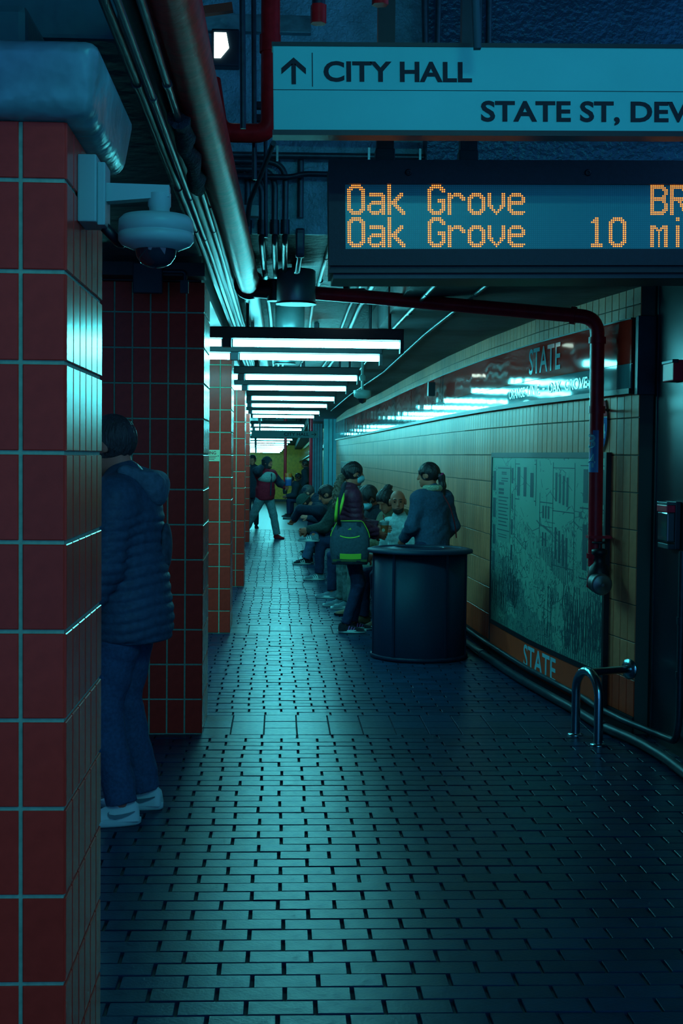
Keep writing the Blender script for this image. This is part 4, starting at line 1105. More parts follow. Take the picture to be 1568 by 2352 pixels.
EDG = [((0, 0, 0), (1, 0, 0)), ((0, 1, 0), (1, 1, 0)), ((0, 0, 1), (1, 0, 1)), ((0, 1, 1), (1, 1, 1)), ((0, 0, 0), (0, 1, 0)), ((1, 0, 0), (1, 1, 0)), ((0, 0, 1), (0, 1, 1)), ((1, 0, 1), (1, 1, 1)),
       ((0, 0, 0), (0, 0, 1)), ((1, 0, 0), (1, 0, 1)), ((0, 1, 0), (0, 1, 1)), ((1, 1, 0), (1, 1, 1))]
def nets(f, o, h):
    s = f < 0
    nx, ny, nz = f.shape
    cnt = np.zeros((nx - 1, ny - 1, nz - 1), np.int8)
    sl = lambda d: tuple(slice(q, n - 1 + q) for q, n in zip(d, (nx, ny, nz)))
    for d in np.ndindex(2, 2, 2): cnt += s[sl(d)]
    act = (cnt > 0) & (cnt < 8)
    ii = np.argwhere(act)
    if len(ii) == 0: return np.zeros((0, 3)), np.zeros((0, 4), int)
    idx = -np.ones(act.shape, int); idx[act] = np.arange(len(ii))
    acc = np.zeros((len(ii), 3)); n = np.zeros(len(ii))
    for a, b in EDG:
        fa = f[ii[:, 0] + a[0], ii[:, 1] + a[1], ii[:, 2] + a[2]]; fb = f[ii[:, 0] + b[0], ii[:, 1] + b[1], ii[:, 2] + b[2]]
        m = (fa < 0) != (fb < 0)
        t = np.where(m, fa / np.where(m, fa - fb, 1), 0)
        pos = np.array(a) + t[:, None] * (np.array(b) - np.array(a))
        acc[m] += pos[m]; n[m] += 1
    v = o + (ii + acc / n[:, None]) * h
    Q = []
    for ax in range(3):
        u, w = (ax + 1) % 3, (ax + 2) % 3
        lo = [slice(None)] * 3; hi = [slice(None)] * 3
        lo[ax] = slice(0, -1); hi[ax] = slice(1, None)
        for q in (u, w): lo[q] = slice(1, -1); hi[q] = slice(1, -1)
        s0 = s[tuple(lo)]; s1 = s[tuple(hi)]
        for flip, m in ((False, s0 & ~s1), (True, ~s0 & s1)):
            e = np.argwhere(m)
            if len(e) == 0: continue
            e[:, u] += 1; e[:, w] += 1
            def cell(du, dw):
                c = e.copy(); c[:, u] += du; c[:, w] += dw
                return idx[c[:, 0], c[:, 1], c[:, 2]]
            q = np.stack([cell(-1, -1), cell(0, -1), cell(0, 0), cell(-1, 0)], 1)
            Q.append(q[:, ::-1] if flip else q)
    return v, np.concatenate(Q)
def sdf_mesh(prims, h, minus=(), disp=None, pad=0.02):
    bb = [prim_bb(p) for p in prims]
    lo = np.min([q[0] for q in bb], 0) - pad - 2 * h; hi = np.max([q[1] for q in bb], 0) + pad + 2 * h
    n = np.ceil((hi - lo) / h).astype(int) + 1
    ax = [lo[i] + h * np.arange(n[i]) for i in range(3)]
    d = np.full(tuple(n), 1.0)
    for p in prims:
        a, b = prim_bb(p)
        k = p[-2]
        i0 = np.clip(((a - lo - k - 3 * h) / h).astype(int), 0, n - 1); i1 = np.clip(((b - lo + k + 3 * h) / h).astype(int) + 1, 1, n)
        S = tuple(slice(i0[q], i1[q]) for q in range(3))
        G = np.stack(np.meshgrid(ax[0][S[0]], ax[1][S[1]], ax[2][S[2]], indexing='ij'), -1)
        d[S] = smin(d[S], prim_d(p, G), k)
    if minus or disp is not None:
        G = np.stack(np.meshgrid(*ax, indexing='ij'), -1)
        for p in minus: d = np.maximum(d, -prim_d(p, G))
        if disp is not None: d = d + disp(G)
    return nets(d, lo, h)
def mesh_obj(name, parts, mat, parent):
    vs = []; fs = []; b = 0
    for v, f in parts:
        vs.append(v); fs.append(f + b); b += len(v)
    v = np.concatenate(vs); f = np.concatenate(fs)
    me = bpy.data.meshes.new(name)
    me.vertices.add(len(v)); me.vertices.foreach_set('co', v.astype(np.float32).ravel())
    me.loops.add(f.size); me.loops.foreach_set('vertex_index', f.astype(np.int32).ravel())
    me.polygons.add(len(f)); me.polygons.foreach_set('loop_start', np.arange(0, f.size, 4, dtype=np.int32))
    me.polygons.foreach_set('use_smooth', [True] * len(f))
    me.materials.append(mat)
    me.update(); me.validate()
    return link(name, me, parent)

def ik(a, t, l1, l2, pole):
    a = np.array(a, float); t = np.array(t, float); d = t - a; L = np.linalg.norm(d)
    L = min(max(L, abs(l1 - l2) + 1e-3), (l1 + l2) * 0.998)
    u = d / (np.linalg.norm(d) + 1e-9); end = a + u * L
    x = (l1 * l1 - l2 * l2 + L * L) / (2 * L); hgt = math.sqrt(max(l1 * l1 - x * x, 0))
    p = np.array(pole, float); p = p - u * (p @ u); p /= np.linalg.norm(p) + 1e-9
    return a + u * x + p * hgt, end

def shoe(parent, ank, fdir, s, up_mat, sole_mat, stripe=None, pitch_=0.0, lift=0.0, swoosh=None):
    """lofted shoe; ank = ankle point, fdir = unit toe direction on the ground"""
    L = 0.285 * s; W = 0.05 * s
    T = Matrix.Translation((ank[0], ank[1], ank[2] - 0.085 * s + lift)) @ Matrix.Rotation(math.atan2(fdir[1], fdir[0]) - math.pi / 2, 4, 'Z') @ Matrix.Rotation(pitch_, 4, 'X')
    secs = [(-0.075, 0.60, 0.055), (-0.07, 0.74, 0.088), (-0.05, 0.80, 0.105), (-0.01, 0.80, 0.108), (0.03, 0.84, 0.098), (0.07, 0.92, 0.078), (0.11, 1.0, 0.060), (0.15, 1.0, 0.050), (0.18, 0.86, 0.042), (0.20, 0.55, 0.034), (0.207, 0.25, 0.028)]
    n = 10; vs = []; fs = []
    for y, w, h in secs:
        for k in range(n + 1):
            q = math.pi * k / n
            vs.append((W * w * math.cos(q) * (1 - 0.25 * math.sin(q)), y * s, (0.022 + (h - 0.022) * math.sin(q) ** 0.8) * s))
    for i in range(len(secs) - 1):
        for k in range(n):
            a = i * (n + 1) + k
            fs.append((a, a + 1, a + n + 2, a + n + 1))
    m = len(secs) - 1
    fs += [tuple(range(n + 1))[::-1], tuple(m * (n + 1) + k for k in range(n + 1))]
    sh = MB().add(vs, fs, True, T).obj('shoe', up_mat, parent)
    out = []
    for k in range(24):
        q = 2 * math.pi * k / 24
        yy = 0.066 + 0.148 * math.sin(q); ww = 0.054 * math.cos(q) * (0.86 + 0.16 * math.sin(q)) 
        out.append((ww, yy))
    vs = [(x * s, y * s, z * s) for z, e in ((0.0, .94), (0.008, 1.0), (0.030, 1.0), (0.034, .93)) for x, y in [(a * e, 0.066 + (b - 0.066) * e) for a, b in out]]
    fs = [(r * 24 + k, r * 24 + (k + 1) % 24, (r + 1) * 24 + (k + 1) % 24, (r + 1) * 24 + k) for r in range(3) for k in range(24)] + [tuple(range(24))[::-1], tuple(72 + k for k in range(24))]
    MB().add(vs, fs, True, T).obj('sole', sole_mat, sh)
    if stripe:
        for sd in (-1, 1):
            for j in range(3):
                y0 = (0.02 + j * 0.026) * s
                pts = []
                for (yy, zz) in ((y0, 0.036), (y0 + 0.011 * s, 0.036), (y0 + 0.024 * s, 0.075 - j * 0.008), (y0 + 0.013 * s, 0.075 - j * 0.008)):
                    pts.append((sd * (0.0525 - (zz - 0.036) * 0.42) * s, yy, zz * s))
                MB().add(pts, [(0, 1, 2, 3)], False, T).obj('stripe', stripe, sh)
    if swoosh:
        for sd in (-1, 1):
            cv = [(-0.055, 0.066), (-0.03, 0.056), (0.0, 0.048), (0.03, 0.044), (0.05, 0.048), (0.058, 0.058), (0.052, 0.068)]
            th = [0.002, 0.005, 0.008, 0.009, 0.008, 0.005, 0.001]
            vs = []
            for (yy, zz), t_ in zip(cv, th):
                for q in (-t_, t_):
                    z_ = zz + q
                    xo = 0.0505 - max(0, z_ - 0.04) * 0.30
                    vs.append((sd * xo * s, yy * s, z_ * s))
            MB().add(vs, [(2 * i, 2 * i + 1, 2 * i + 3, 2 * i + 2) for i in range(6)], False, T).obj('side_mark', swoosh, sh)
    return sh

def hand_prims(w, d, n, s, curl=0.5, side=1):
    """w wrist, d direction of the hand, n palm normal; side=+1 right hand"""
    d = d / np.linalg.norm(d); n = n - d * (n @ d); n = n / np.linalg.norm(n); t = np.cross(d, n) * side
    pr = [ell(w + d * 0.045 * s, V3(0.043, 0.052, 0.017) * s, np.stack([t, d, n], 1), 0.012), cone(w - d * 0.03 * s, w + d * 0.02 * s, 0.027 * s, 0.026 * s, 0.015)]
    for k, (o, l) in enumerate(((-0.030, 0.068), (-0.010, 0.078), (0.011, 0.073), (0.030, 0.058))):
        p = w + d * 0.085 * s + t * o * s; l *= s; a = curl
        for j in range(3):
            a2 = a * (j + 0.6)
            q = p + (d * math.cos(a2) + n * math.sin(a2)) * l * (0.45, 0.32, 0.23)[j]
            pr.append(cone(p, q, (0.0095 - 0.001 * j) * s, (0.009 - 0.001 * j) * s, 0.004)); p = q
    p = w + d * 0.02 * s - t * 0.032 * s
    q = p + (d * 0.6 - t * 0.6 + n * 0.35) * 0.045 * s
    q2 = q + (d * 0.85 - t * 0.1 + n * 0.4) * 0.035 * s
    pr += [cone(p, q, 0.014 * s, 0.0115 * s, 0.008), cone(q, q2, 0.0115 * s, 0.0095 * s, 0.004)]
    return pr

def folds(amp, seed):
    rs = np.random.RandomState(seed)
    ks = [(rs.normal(size=3) * V3(18, 18, 34), rs.uniform(0, 6.28)) for _ in range(4)]
    def f(G):
        w = 0
        for k_, p_ in ks: w = w + np.sin(G @ k_ + p_ + 1.3 * np.sin(G[..., 2] * 23 + p_))
        return amp * np.tanh(w) * 0.8
    return f
def person(label, loc, face, H=1.72, sit=False, seat=0.44, lean=0, twist=0, head=(0, 0, 0), LW=None, RW=None, LA=None, RA=None, lk=(0, 1, .2), rk=(0, 1, .2), le=(-.5, -1, -.4), re=(.5, -1, -.4),
           skin=None, top=None, tt=0.02, hem=0.10, rib=0, pants=None, pt=0.012, shoes=None, sole=None, stripe=None, swoosh=None, hair=None, hairtype='short', res=0.012, hood=None, collar=None, hands=True, hcurl=0.5,
           mask=None, beard=None, cap=None, zoff=0.0, bulk=1.0, palm=None, fingers_res=0.0045, shw=0.172, footyaw=0, sleeves=True, shoe_pitch=(0, 0), eyes=True, face_parts=False):
    s = H / 1.75
    root = thing('person', label, 'person', (loc[0], loc[1], zoff), R(face))
    pel = V3(0, 0, (0.93 * s) if not sit else seat + 0.10 * s)
    U = rotx(-lean) @ rotz(twist)
    up_ = U @ V3(0, 0, 1)
    sp = lambda x, y, z: pel + U @ (V3(x, y, z) * s)
    neck = sp(0, 0.0, 0.55); chest = sp(0, 0.005, 0.36); belly = sp(0, 0.01, 0.14)
    shL, shR = sp(-shw, 0, 0.455), sp(shw, 0, 0.455)
    Hr = rotx(-lean * 0.55) @ rotz(head[1]) @ rotx(-head[0]) @ roty(head[2])
    hc = neck + (U @ V3(0, 0.015, 0.03)) * s + Hr @ (V3(0, 0.02, 0.112) * s)
    LW = sp(-0.26, 0.03, -0.03) if LW is None else V3(*LW); RW = sp(0.26, 0.03, -0.03) if RW is None else V3(*RW)
    elL, wrL = ik(shL, LW, 0.29 * s, 0.255 * s, U @ V3(*le)); elR, wrR = ik(shR, RW, 0.29 * s, 0.255 * s, U @ V3(*re))
    hpL, hpR = pel + V3(-0.09, 0, -0.02) * s, pel + V3(0.09, 0, -0.02) * s
    if LA is None: LA = (-0.10 * s, 0.0, 0.085 * s) if not sit else (-0.12, 0.42 * s, 0.085 * s)
    if RA is None: RA = (0.10 * s, 0.0, 0.085 * s) if not sit else (0.12, 0.42 * s, 0.085 * s)
    knL, anL = ik(hpL, LA, 0.425 * s, 0.42 * s, lk); knR, anR = ik(hpR, RA, 0.425 * s, 0.42 * s, rk)
    anL, anR = V3(*LA), V3(*RA)
    def torso(t, bk=1.0):
        return [ell(sp(0, 0.0, 0.37), V3((0.160 * bk + t), (0.108 * bk + t), 0.18 + t) * s, U, 0.05), ell(sp(0, 0.008, 0.16), V3(0.145 * bk + t, 0.108 * bk + t, 0.17 + t) * s, U, 0.06),
                cone(shL, shR, (0.058 + t) * s, (0.058 + t) * s, 0.06), cone(sp(0, -0.01, 0.45), neck, (0.075 + t) * s, (0.055 + t * 0.6) * s, 0.04)]
    hips = lambda t: [ell(pel + V3(0, -0.005, 0.0), V3(0.162 + t, 0.118 + t, 0.125 + t) * s, rotx(-lean * 0.4), 0.06)]
    def legs(t, clip=True):
        out = []
        for h_, k_, a_ in ((hpL, knL, anL), (hpR, knR, anR)):
            sh_ = (k_ - a_) / (np.linalg.norm(k_ - a_) + 1e-9)
            out += [cone(h_, k_, (0.088 + t) * s, (0.058 + t) * s, 0.04), cone(k_, a_ + sh_ * 0.0, (0.058 + t) * s, (0.043 + t * 1.2) * s, 0.03, (tuple(a_ + sh_ * 0.005), tuple(sh_)) if clip else None)]
        return out
    def arms(t, clip=True, short=False):
        out = []
        for sh_, e_, w_ in ((shL, elL, wrL), (shR, elR, wrR)):
            f_ = (e_ - w_) / (np.linalg.norm(e_ - w_) + 1e-9)
            out.append(cone(sh_, e_, (0.058 + t) * s, (0.045 + t) * s, 0.04))
            if not short: out.append(cone(e_, w_, (0.045 + t) * s, (0.032 + t) * s, 0.03, (tuple(w_ + f_ * 0.012), tuple(f_)) if clip else None))
        return out
    # --- body: one continuous skin surface, with finer head and hands merged into it
    bparts = [sdf_mesh(torso(-0.012) + hips(-0.012) + legs(-0.010, False) + arms(-0.008, False) + [cone(neck, hc - Hr @ V3(0, 0.02, 0.05) * s, 0.052 * s, 0.05 * s, 0.03)], max(res * 1.3, 0.016))]
    hp = lambda x, y, z: hc + Hr @ (V3(x, y, z) * s)
    hl = lambda c, r, k=0.02: ell(hp(*c), V3(*r) * s, Hr, k)
    hres = 0.0055 if res < 0.016 else 0.009
    head_p = [hl((0, -0.012, 0.025), (0.076, 0.098, 0.092)), hl((0, 0.028, -0.055), (0.056, 0.064, 0.062), 0.03), cone(hp(0, 0.088, 0.022), hp(0, 0.108, -0.022), 0.009 * s, 0.014 * s, 0.012),
              cone(hp(-0.034, 0.080, 0.030), hp(0.034, 0.080, 0.030), 0.011 * s, 0.011 * s, 0.015), hl((0, 0.070, -0.092), (0.024, 0.022, 0.02), 0.02), cone(hp(-0.02, 0.086, -0.056), hp(0.02, 0.086, -0.056), 0.008 * s, 0.008 * s, 0.01),
              hl((-0.080, -0.006, 0.0), (0.011, 0.022, 0.032), 0.006), hl((0.080, -0.006, 0.0), (0.011, 0.022, 0.032), 0.006), cone(hp(0, -0.02, -0.05), neck, 0.052 * s, 0.054 * s, 0.03)]
    bparts.append(sdf_mesh(head_p, hres, [hl((-0.031, 0.098, 0.010), (0.017, 0.016, 0.012)), hl((0.031, 0.098, 0.010), (0.017, 0.016, 0.012))]))
    if hands:
        for i, (e_, w_, sd) in enumerate(((elL, wrL, -1), (elR, wrR, 1))):
            d_ = w_ - e_
            pn = V3(*palm[i]) if palm else U @ V3(-sd * 0.8, 0.3, 0)
            bparts.append(sdf_mesh(hand_prims(w_, d_, pn, s, hcurl, sd), fingers_res if res < 0.016 else 0.008, pad=0.005))
    body = mesh_obj('body', bparts, skin, root)
    if face_parts:
        for sd in (-1, 1):
            ey = MB().lathe([(0.001, -0.009), (0.0075, -0.006), (0.010, 0), (0.0075, 0.006), (0.001, 0.009)], 12)
            e = ey.obj('eye', M('eye', (0.02, 0.03, 0.03), 0.15), body); e.location = hp(sd * 0.031, 0.082, 0.010)
            br = sdf_mesh([cone(hp(sd * 0.014, 0.092, 0.032), hp(sd * 0.032, 0.091, 0.037), 0.005 * s, 0.005 * s, 0.004), cone(hp(sd * 0.032, 0.091, 0.037), hp(sd * 0.05, 0.077, 0.032), 0.005 * s, 0.003 * s, 0.004)], 0.003)
            mesh_obj('eyebrow', [br], hair, body)
        mesh_obj('mouth', [sdf_mesh([cone(hp(-0.02, 0.091, -0.055), hp(0, 0.096, -0.053), 0.004 * s, 0.006 * s, 0.004), cone(hp(0, 0.096, -0.053), hp(0.02, 0.091, -0.055), 0.006 * s, 0.004 * s, 0.004)], 0.003)], M('lips', (0.22, 0.06, 0.05), 0.5), body)
    # --- clothes
    if top is not None:
        clipz = (tuple(pel - up_ * hem * s), tuple(up_))
        tp = torso(tt, bulk) + [ell(pel + up_ * 0.02 * s, V3(0.160 * bulk + tt, 0.120 * bulk + tt, 0.27 + tt) * s, U, 0.06)]
        if hem > 0.12: tp.append(ell(pel - up_ * 0.08 * s, V3(0.158 * bulk + tt, 0.12 * bulk + tt, 0.16 + tt) * s, U, 0.06))
        tp = [q[:-1] + (clipz,) for q in tp]
        ribf = folds(0.0045, int(loc[1] * 10)) if res < 0.016 else None
        if rib:
            sL, sR, eL, eR = shL, shR, elL, elR
            def ribf(G):
                z = (G - pel) @ up_
                m = np.clip((0.44 * s - z) / (0.08 * s), 0, 1)
                lat = np.abs((G - pel) @ (U @ V3(1, 0, 0)))
                ph = z / rib + 0.6 * np.clip((lat - 0.14) / 0.1, 0, 1)
                return -m * 0.011 * (np.abs(np.sin(np.pi * ph)) ** 0.6 - 0.55)
        tparts = sdf_mesh(tp + arms(tt * 0.9, True, not sleeves), res, (), ribf)
        if not sleeves:
            pass
        tob = mesh_obj('jacket' if sleeves and tt > 0.012 else 'shirt', [tparts], top, root)
        if hood is not None:
            hb = neck - (U @ V3(0, 0.075, 0.01)) * s
            hp_ = [cone(hb + U @ V3(-0.09, 0.05, 0.03) * s, hb + U @ V3(-0.06, -0.05, -0.02) * s, 0.032 * s, 0.045 * s, 0.03), cone(hb + U @ V3(0.09, 0.05, 0.03) * s, hb + U @ V3(0.06, -0.05, -0.02) * s, 0.032 * s, 0.045 * s, 0.03),
                   cone(hb + U @ V3(-0.06, -0.05, -0.02) * s, hb + U @ V3(0.06, -0.05, -0.02) * s, 0.045 * s, 0.045 * s, 0.03), ell(hb + U @ V3(0, -0.065, -0.05) * s, V3(0.10, 0.045, 0.075) * s, U, 0.03)]
            mesh_obj('hood', [sdf_mesh(hp_, min(res, 0.01))], hood, tob)
        if collar is not None:
            cp = []
            for k in range(10):
                q0, q1 = R(20 + k * 32), R(20 + (k + 1) * 32)
                c0 = neck + U @ V3(0.074 * math.sin(q0), 0.074 * math.cos(q0) - 0.016, 0.012) * s; c1 = neck + U @ V3(0.074 * math.sin(q1), 0.074 * math.cos(q1) - 0.016, 0.012) * s
                cp.append(cone(c0, c1, 0.030 * s, 0.030 * s, 0.01))
            mesh_obj('collar', [sdf_mesh(cp, min(res, 0.008))], collar, tob)
    if pants is not None:
        mesh_obj('trousers', [sdf_mesh(hips(pt) + legs(pt), res, (), folds(0.0045 if pt > 0.008 else 0.0025, int(loc[1] * 7)) if res < 0.016 else None)], pants, root)
    if shoes is not None:
        for i, (k_, a_) in enumerate(((knL, anL), (knR, anR))):
            fd = rotz(footyaw + (8, -8)[i]) @ V3(0, 1, 0)
            shoe(root, a_, fd, s, shoes, sole, stripe, shoe_pitch[i], 0.0, swoosh)
    # --- hair, masks, hats
    if hairtype != 'none' and hair is not None:
        g = 0.015
        base = [hl((0, -0.014, 0.028), (0.076 + g, 0.098 + g, 0.092 + g))]
        cutz = -0.035 if hairtype != 'buzz' else -0.03
        minus = [hl((0, 0.115, -0.03), (0.085, 0.085, 0.088)), hl((0, 0.085, -0.14), (0.15, 0.125, 0.11)), hl((-0.09, 0.03, -0.02), (0.03, 0.04, 0.05)), hl((0.09, 0.03, -0.02), (0.03, 0.04, 0.05))]
        if hairtype == 'bald':
            minus = [hl((0, 0.05, 0.085), (0.072, 0.115, 0.085)), hl((0, 0.115, -0.02), (0.11, 0.085, 0.10)), hl((0, 0.06, -0.14), (0.15, 0.13, 0.11))]
            base = [hl((0, -0.014, 0.020), (0.080, 0.102, 0.088))]
        if hairtype == 'afro': base = [hl((0, -0.02, 0.035), (0.102, 0.122, 0.112))]
        hob = mesh_obj('hair', [sdf_mesh(base, hres, minus, lambda G: 0.0022 * np.sin(((G - hc) @ Hr[:, 0]) * 210 + 2 * np.sin(((G - hc) @ Hr[:, 2]) * 40)))], hair, root)
        if hairtype in ('ponytail', 'curlytail'):
            pts = [(0, -0.10, 0.0), (0, -0.135, -0.03), (0, -0.135, -0.12), (0, -0.12, -0.22), (0, -0.115, -0.30)] if hairtype == 'ponytail' else [(0, -0.095, -0.02), (0.0, -0.125, -0.05), (0, -0.145, -0.13), (0, -0.15, -0.22), (0, -0.15, -0.33), (0, -0.13, -0.42)]
            rr_ = [0.03, 0.034, 0.036, 0.030, 0.012] if hairtype == 'ponytail' else [0.03, 0.038, 0.048, 0.052, 0.045, 0.022]
            pp = [cone(hp(*pts[i]), hp(*pts[i + 1]), rr_[i] * s, rr_[i + 1] * s, 0.02) for i in range(len(pts) - 1)]
            dsp = (lambda G: 0.007 * np.sin(G[..., 0] * 150) * np.sin(G[..., 2] * 130 + G[..., 1] * 90)) if hairtype == 'curlytail' else (lambda G: 0.003 * np.sin(G[..., 0] * 260 + G[..., 2] * 30))
            mesh_obj('ponytail', [sdf_mesh(pp, 0.007, (), dsp)], hair if hairtype == 'ponytail' else M('curly brown hair', (0.10, 0.07, 0.05), 0.6, noise=0.5, nscale=60), hob)
        if hairtype == 'bun':
            dsp = lambda G: 0.004 * np.sin(G[..., 0] * 160) * np.sin(G[..., 2] * 160)
            mesh_obj('bun', [sdf_mesh([hl((0, -0.10, 0.10), (0.045, 0.045, 0.04)), hl((0.0, -0.135, 0.085), (0.025, 0.03, 0.02))], 0.006, (), dsp)], hair, hob)
    if beard is not None:
        mesh_obj('beard', [sdf_mesh([hl((0, 0.034, -0.068), (0.057, 0.064, 0.050), 0.02), hl((0, 0.076, -0.088), (0.028, 0.022, 0.022), 0.02)], 0.005, [hl((0, 0.09, -0.03), (0.075, 0.10, 0.030)), hl((0, 0.10, -0.056), (0.022, 0.03, 0.010))])], beard, root)
    if mask is not None:
        mo = mesh_obj('face_mask', [sdf_mesh([hl((0, 0.040, -0.050), (0.066, 0.076, 0.052), 0.02), hl((0, 0.098, -0.035), (0.022, 0.022, 0.025), 0.03)], 0.005, [hl((0, -0.06, -0.05), (0.12, 0.105, 0.2))])], mask, root)
        for sd in (-1, 1):
            MB().tube([hp(sd * 0.064, 0.045, -0.025), hp(sd * 0.080, 0.0, 0.005), hp(sd * 0.082, -0.02, 0.0)], 0.0018, 5).obj('ear_loop', mask, mo)
    if cap is not None:
        kind, cm = cap
        if kind == 'beanie':
            co = mesh_obj('beanie', [sdf_mesh([hl((0, -0.014, 0.045), (0.092, 0.114, 0.102))], hres, [hl((0, 0.05, -0.10), (0.2, 0.25, 0.115))], lambda G: 0.0015 * np.sin(((G - hc) @ Hr[:, 0]) * 320))], cm, root)
            cp = []
            for k in range(16):
                q0, q1 = 2 * math.pi * k / 16, 2 * math.pi * (k + 1) / 16
                f = lambda q: hp(0.088 * math.cos(q), -0.012 + 0.109 * math.sin(q), 0.018 + 0.012 * math.sin(q))
                cp.append(cone(f(q0), f(q1), 0.014 * s, 0.014 * s, 0.01))
            mesh_obj('cuff', [sdf_mesh(cp, 0.006)], cm, co)
        elif kind == 'peak':
            co = mesh_obj('cap_crown', [sdf_mesh([hl((0, -0.010, 0.050), (0.086, 0.106, 0.085))], hres, [hl((0, 0.0, -0.09), (0.2, 0.25, 0.125))])], cm, root)
            mesh_obj('cap_peak', [sdf_mesh([hl((0, 0.125, 0.048), (0.066, 0.066, 0.009))], 0.005)], cm, co)
        elif kind == 'hoodup':
            mesh_obj('raised_hood', [sdf_mesh([hl((0, -0.022, 0.018), (0.100, 0.120, 0.125)), hl((0, -0.04, -0.09), (0.095, 0.09, 0.08), 0.04)], 0.007, [hl((0, 0.115, -0.01), (0.078, 0.095, 0.112))])], cm, root)
    root['_j'] = 0
    del root['_j']
    J_ = dict(neck=neck, chest=chest, pel=pel, shL=shL, shR=shR, elL=elL, elR=elR, wrL=wrL, wrR=wrR, hc=hc, U=U, Hr=Hr, s=s, knL=knL, knR=knR, anL=anL, anR=anR)
    return root, J_
def to_world(root, p):
    a = root.rotation_euler.z; c, s_ = math.cos(a), math.sin(a)
    return Vector((root.location.x + c * p[0] - s_ * p[1], root.location.y + s_ * p[0] + c * p[1], root.location.z + p[2]))

def cloth(name, col, rough=0.85, noise=0.25, nscale=40, bump=0.35, bscale=30): return M(name, col, rough, spec=0.25, noise=noise, nscale=nscale, bump=bump, bscale=bscale)
sk_l = M('light skin', (0.68, 0.24, 0.16), 0.55, noise=0.06, nscale=30)
sk_m = M('tan skin', (0.52, 0.16, 0.10), 0.55, noise=0.06, nscale=30)
sk_d = M('brown skin', (0.26, 0.075, 0.055), 0.5, noise=0.06, nscale=30)
h_blk = M('black hair', (0.010, 0.012, 0.018), 0.4, noise=0.4, nscale=90, bump=0.5, bscale=120, stretch=(1, 1, 0.25))
h_brn = M('dark brown hair', (0.060, 0.055, 0.060), 0.5, noise=0.4, nscale=90, bump=0.5, bscale=120, stretch=(1, 1, 0.25))
j_navy = cloth('navy puffer', (0.045, 0.115, 0.19), 0.5, bump=0.2, bscale=60)
j_hood = cloth('slate hood jersey', (0.11, 0.21, 0.29))
denim = cloth('blue denim', (0.045, 0.115, 0.22), nscale=70)
denim_l = cloth('faded blue denim', (0.032, 0.080, 0.145), nscale=50)
denim_d = cloth('dark denim', (0.012, 0.030, 0.080), nscale=70)
white_s = M('white trainer leather', (0.6, 0.9, 0.88), 0.5, noise=0.06)
white_sole = M('pale rubber sole', (0.5, 0.8, 0.78), 0.6)
black_s = cloth('black trainer mesh', (0.012, 0.016, 0.026))
grey_s = cloth('grey trainer', (0.10, 0.20, 0.24))
maroon = cloth('maroon puffer', (0.095, 0.018, 0.045), 0.55)
mask_m = M('surgical mask blue', (0.16, 0.50, 0.60), 0.7)
magenta = M('magenta stripe', (0.30, 0.06, 0.28), 0.5)
grey_mark = M('grey side mark', (0.10, 0.22, 0.26), 0.5)

# 1 man behind the nearest pillar
p1, J1 = person('man in a navy hooded puffer jacket and jeans standing behind the nearest pillar', (-0.665, 6.12), 80, 1.83, lean=3, head=(14, -8, 0), LW=(-0.30, 0.16, 0.92), RW=(0.28, 0.20, 0.92), LA=(-0.13, 0.0, 0.088), RA=(0.15, -0.03, 0.088),
                skin=sk_l, top=j_navy, tt=0.038, hem=0.14, rib=0.046, pants=denim, pt=0.022, shoes=white_s, sole=white_sole, swoosh=grey_mark, hair=h_brn, hairtype='short', res=0.0085, hood=j_hood, bulk=1.08, footyaw=8)
plaid = M('plaid flannel', (0.06, 0.10, 0.14), 0.8, noise=0.6, nscale=25)
q = [ell(J1['pel'] + V3(0.05, -0.150, 0.26), V3(0.07, 0.022, 0.11), None, 0.02)]
mesh_obj('shirt_tail', [sdf_mesh(q, 0.008)], plaid, p1)

# 2 masked woman with the bag
p2, J2 = person('masked woman in a maroon puffer jacket and jeans with a bag on her shoulder', (0.665, 12.62), -82, 1.60, lean=-1, head=(4, 6, 0), LW=(-0.10, 0.30, 0.98), RW=(0.10, 0.24, 0.93), LA=(-0.09, 0.06, 0.082), RA=(0.10, -0.05, 0.082),
                skin=sk_m, top=maroon, tt=0.034, hem=0.06, rib=0.05, pants=denim_d, pt=0.006, shoes=black_s, sole=white_sole, stripe=magenta, hair=h_blk, hairtype='curlytail', mask=mask_m, res=0.010, collar=maroon, bulk=1.02)
# 3 woman in denim, back view
p3, J3 = person('woman in a denim jacket with a black ponytail standing with her back to us', (1.41, 12.32), 28, 1.60, lean=2, head=(6, 40, 0), LW=(-0.19, 0.20, 0.88), RW=(0.20, 0.16, 0.86), skin=sk_m, top=denim_l, tt=0.026, hem=0.10, pants=denim_d, pt=0.010,
                shoes=black_s, sole=white_sole, hair=h_blk, hairtype='ponytail', res=0.010, collar=M('cream fleece', (0.34, 0.46, 0.34), 0.95, noise=0.3, nscale=80, bump=0.8, bscale=120), bulk=1.02, shw=0.155)
MB().tube([J3['hc'] + J3['Hr'] @ V3(0, -0.118, -0.012), J3['hc'] + J3['Hr'] @ V3(0, -0.128, -0.022)], 0.034, 12).obj('hair_tie', M('pink hair tie', (0.55, 0.03, 0.18), 0.5), p3)
st = [J3['neck'] + V3(0.05, -0.11, -0.05), J3['chest'] + V3(0.10, -0.150, 0.02), J3['chest'] + V3(0.16, -0.145, -0.14), J3['pel'] + V3(0.205, -0.09, 0.06)]
MB().tube(rounded(st, 0.08), 0.006, 6).obj('red_strap', M('red strap', (0.22, 0.01, 0.02), 0.6), p3)

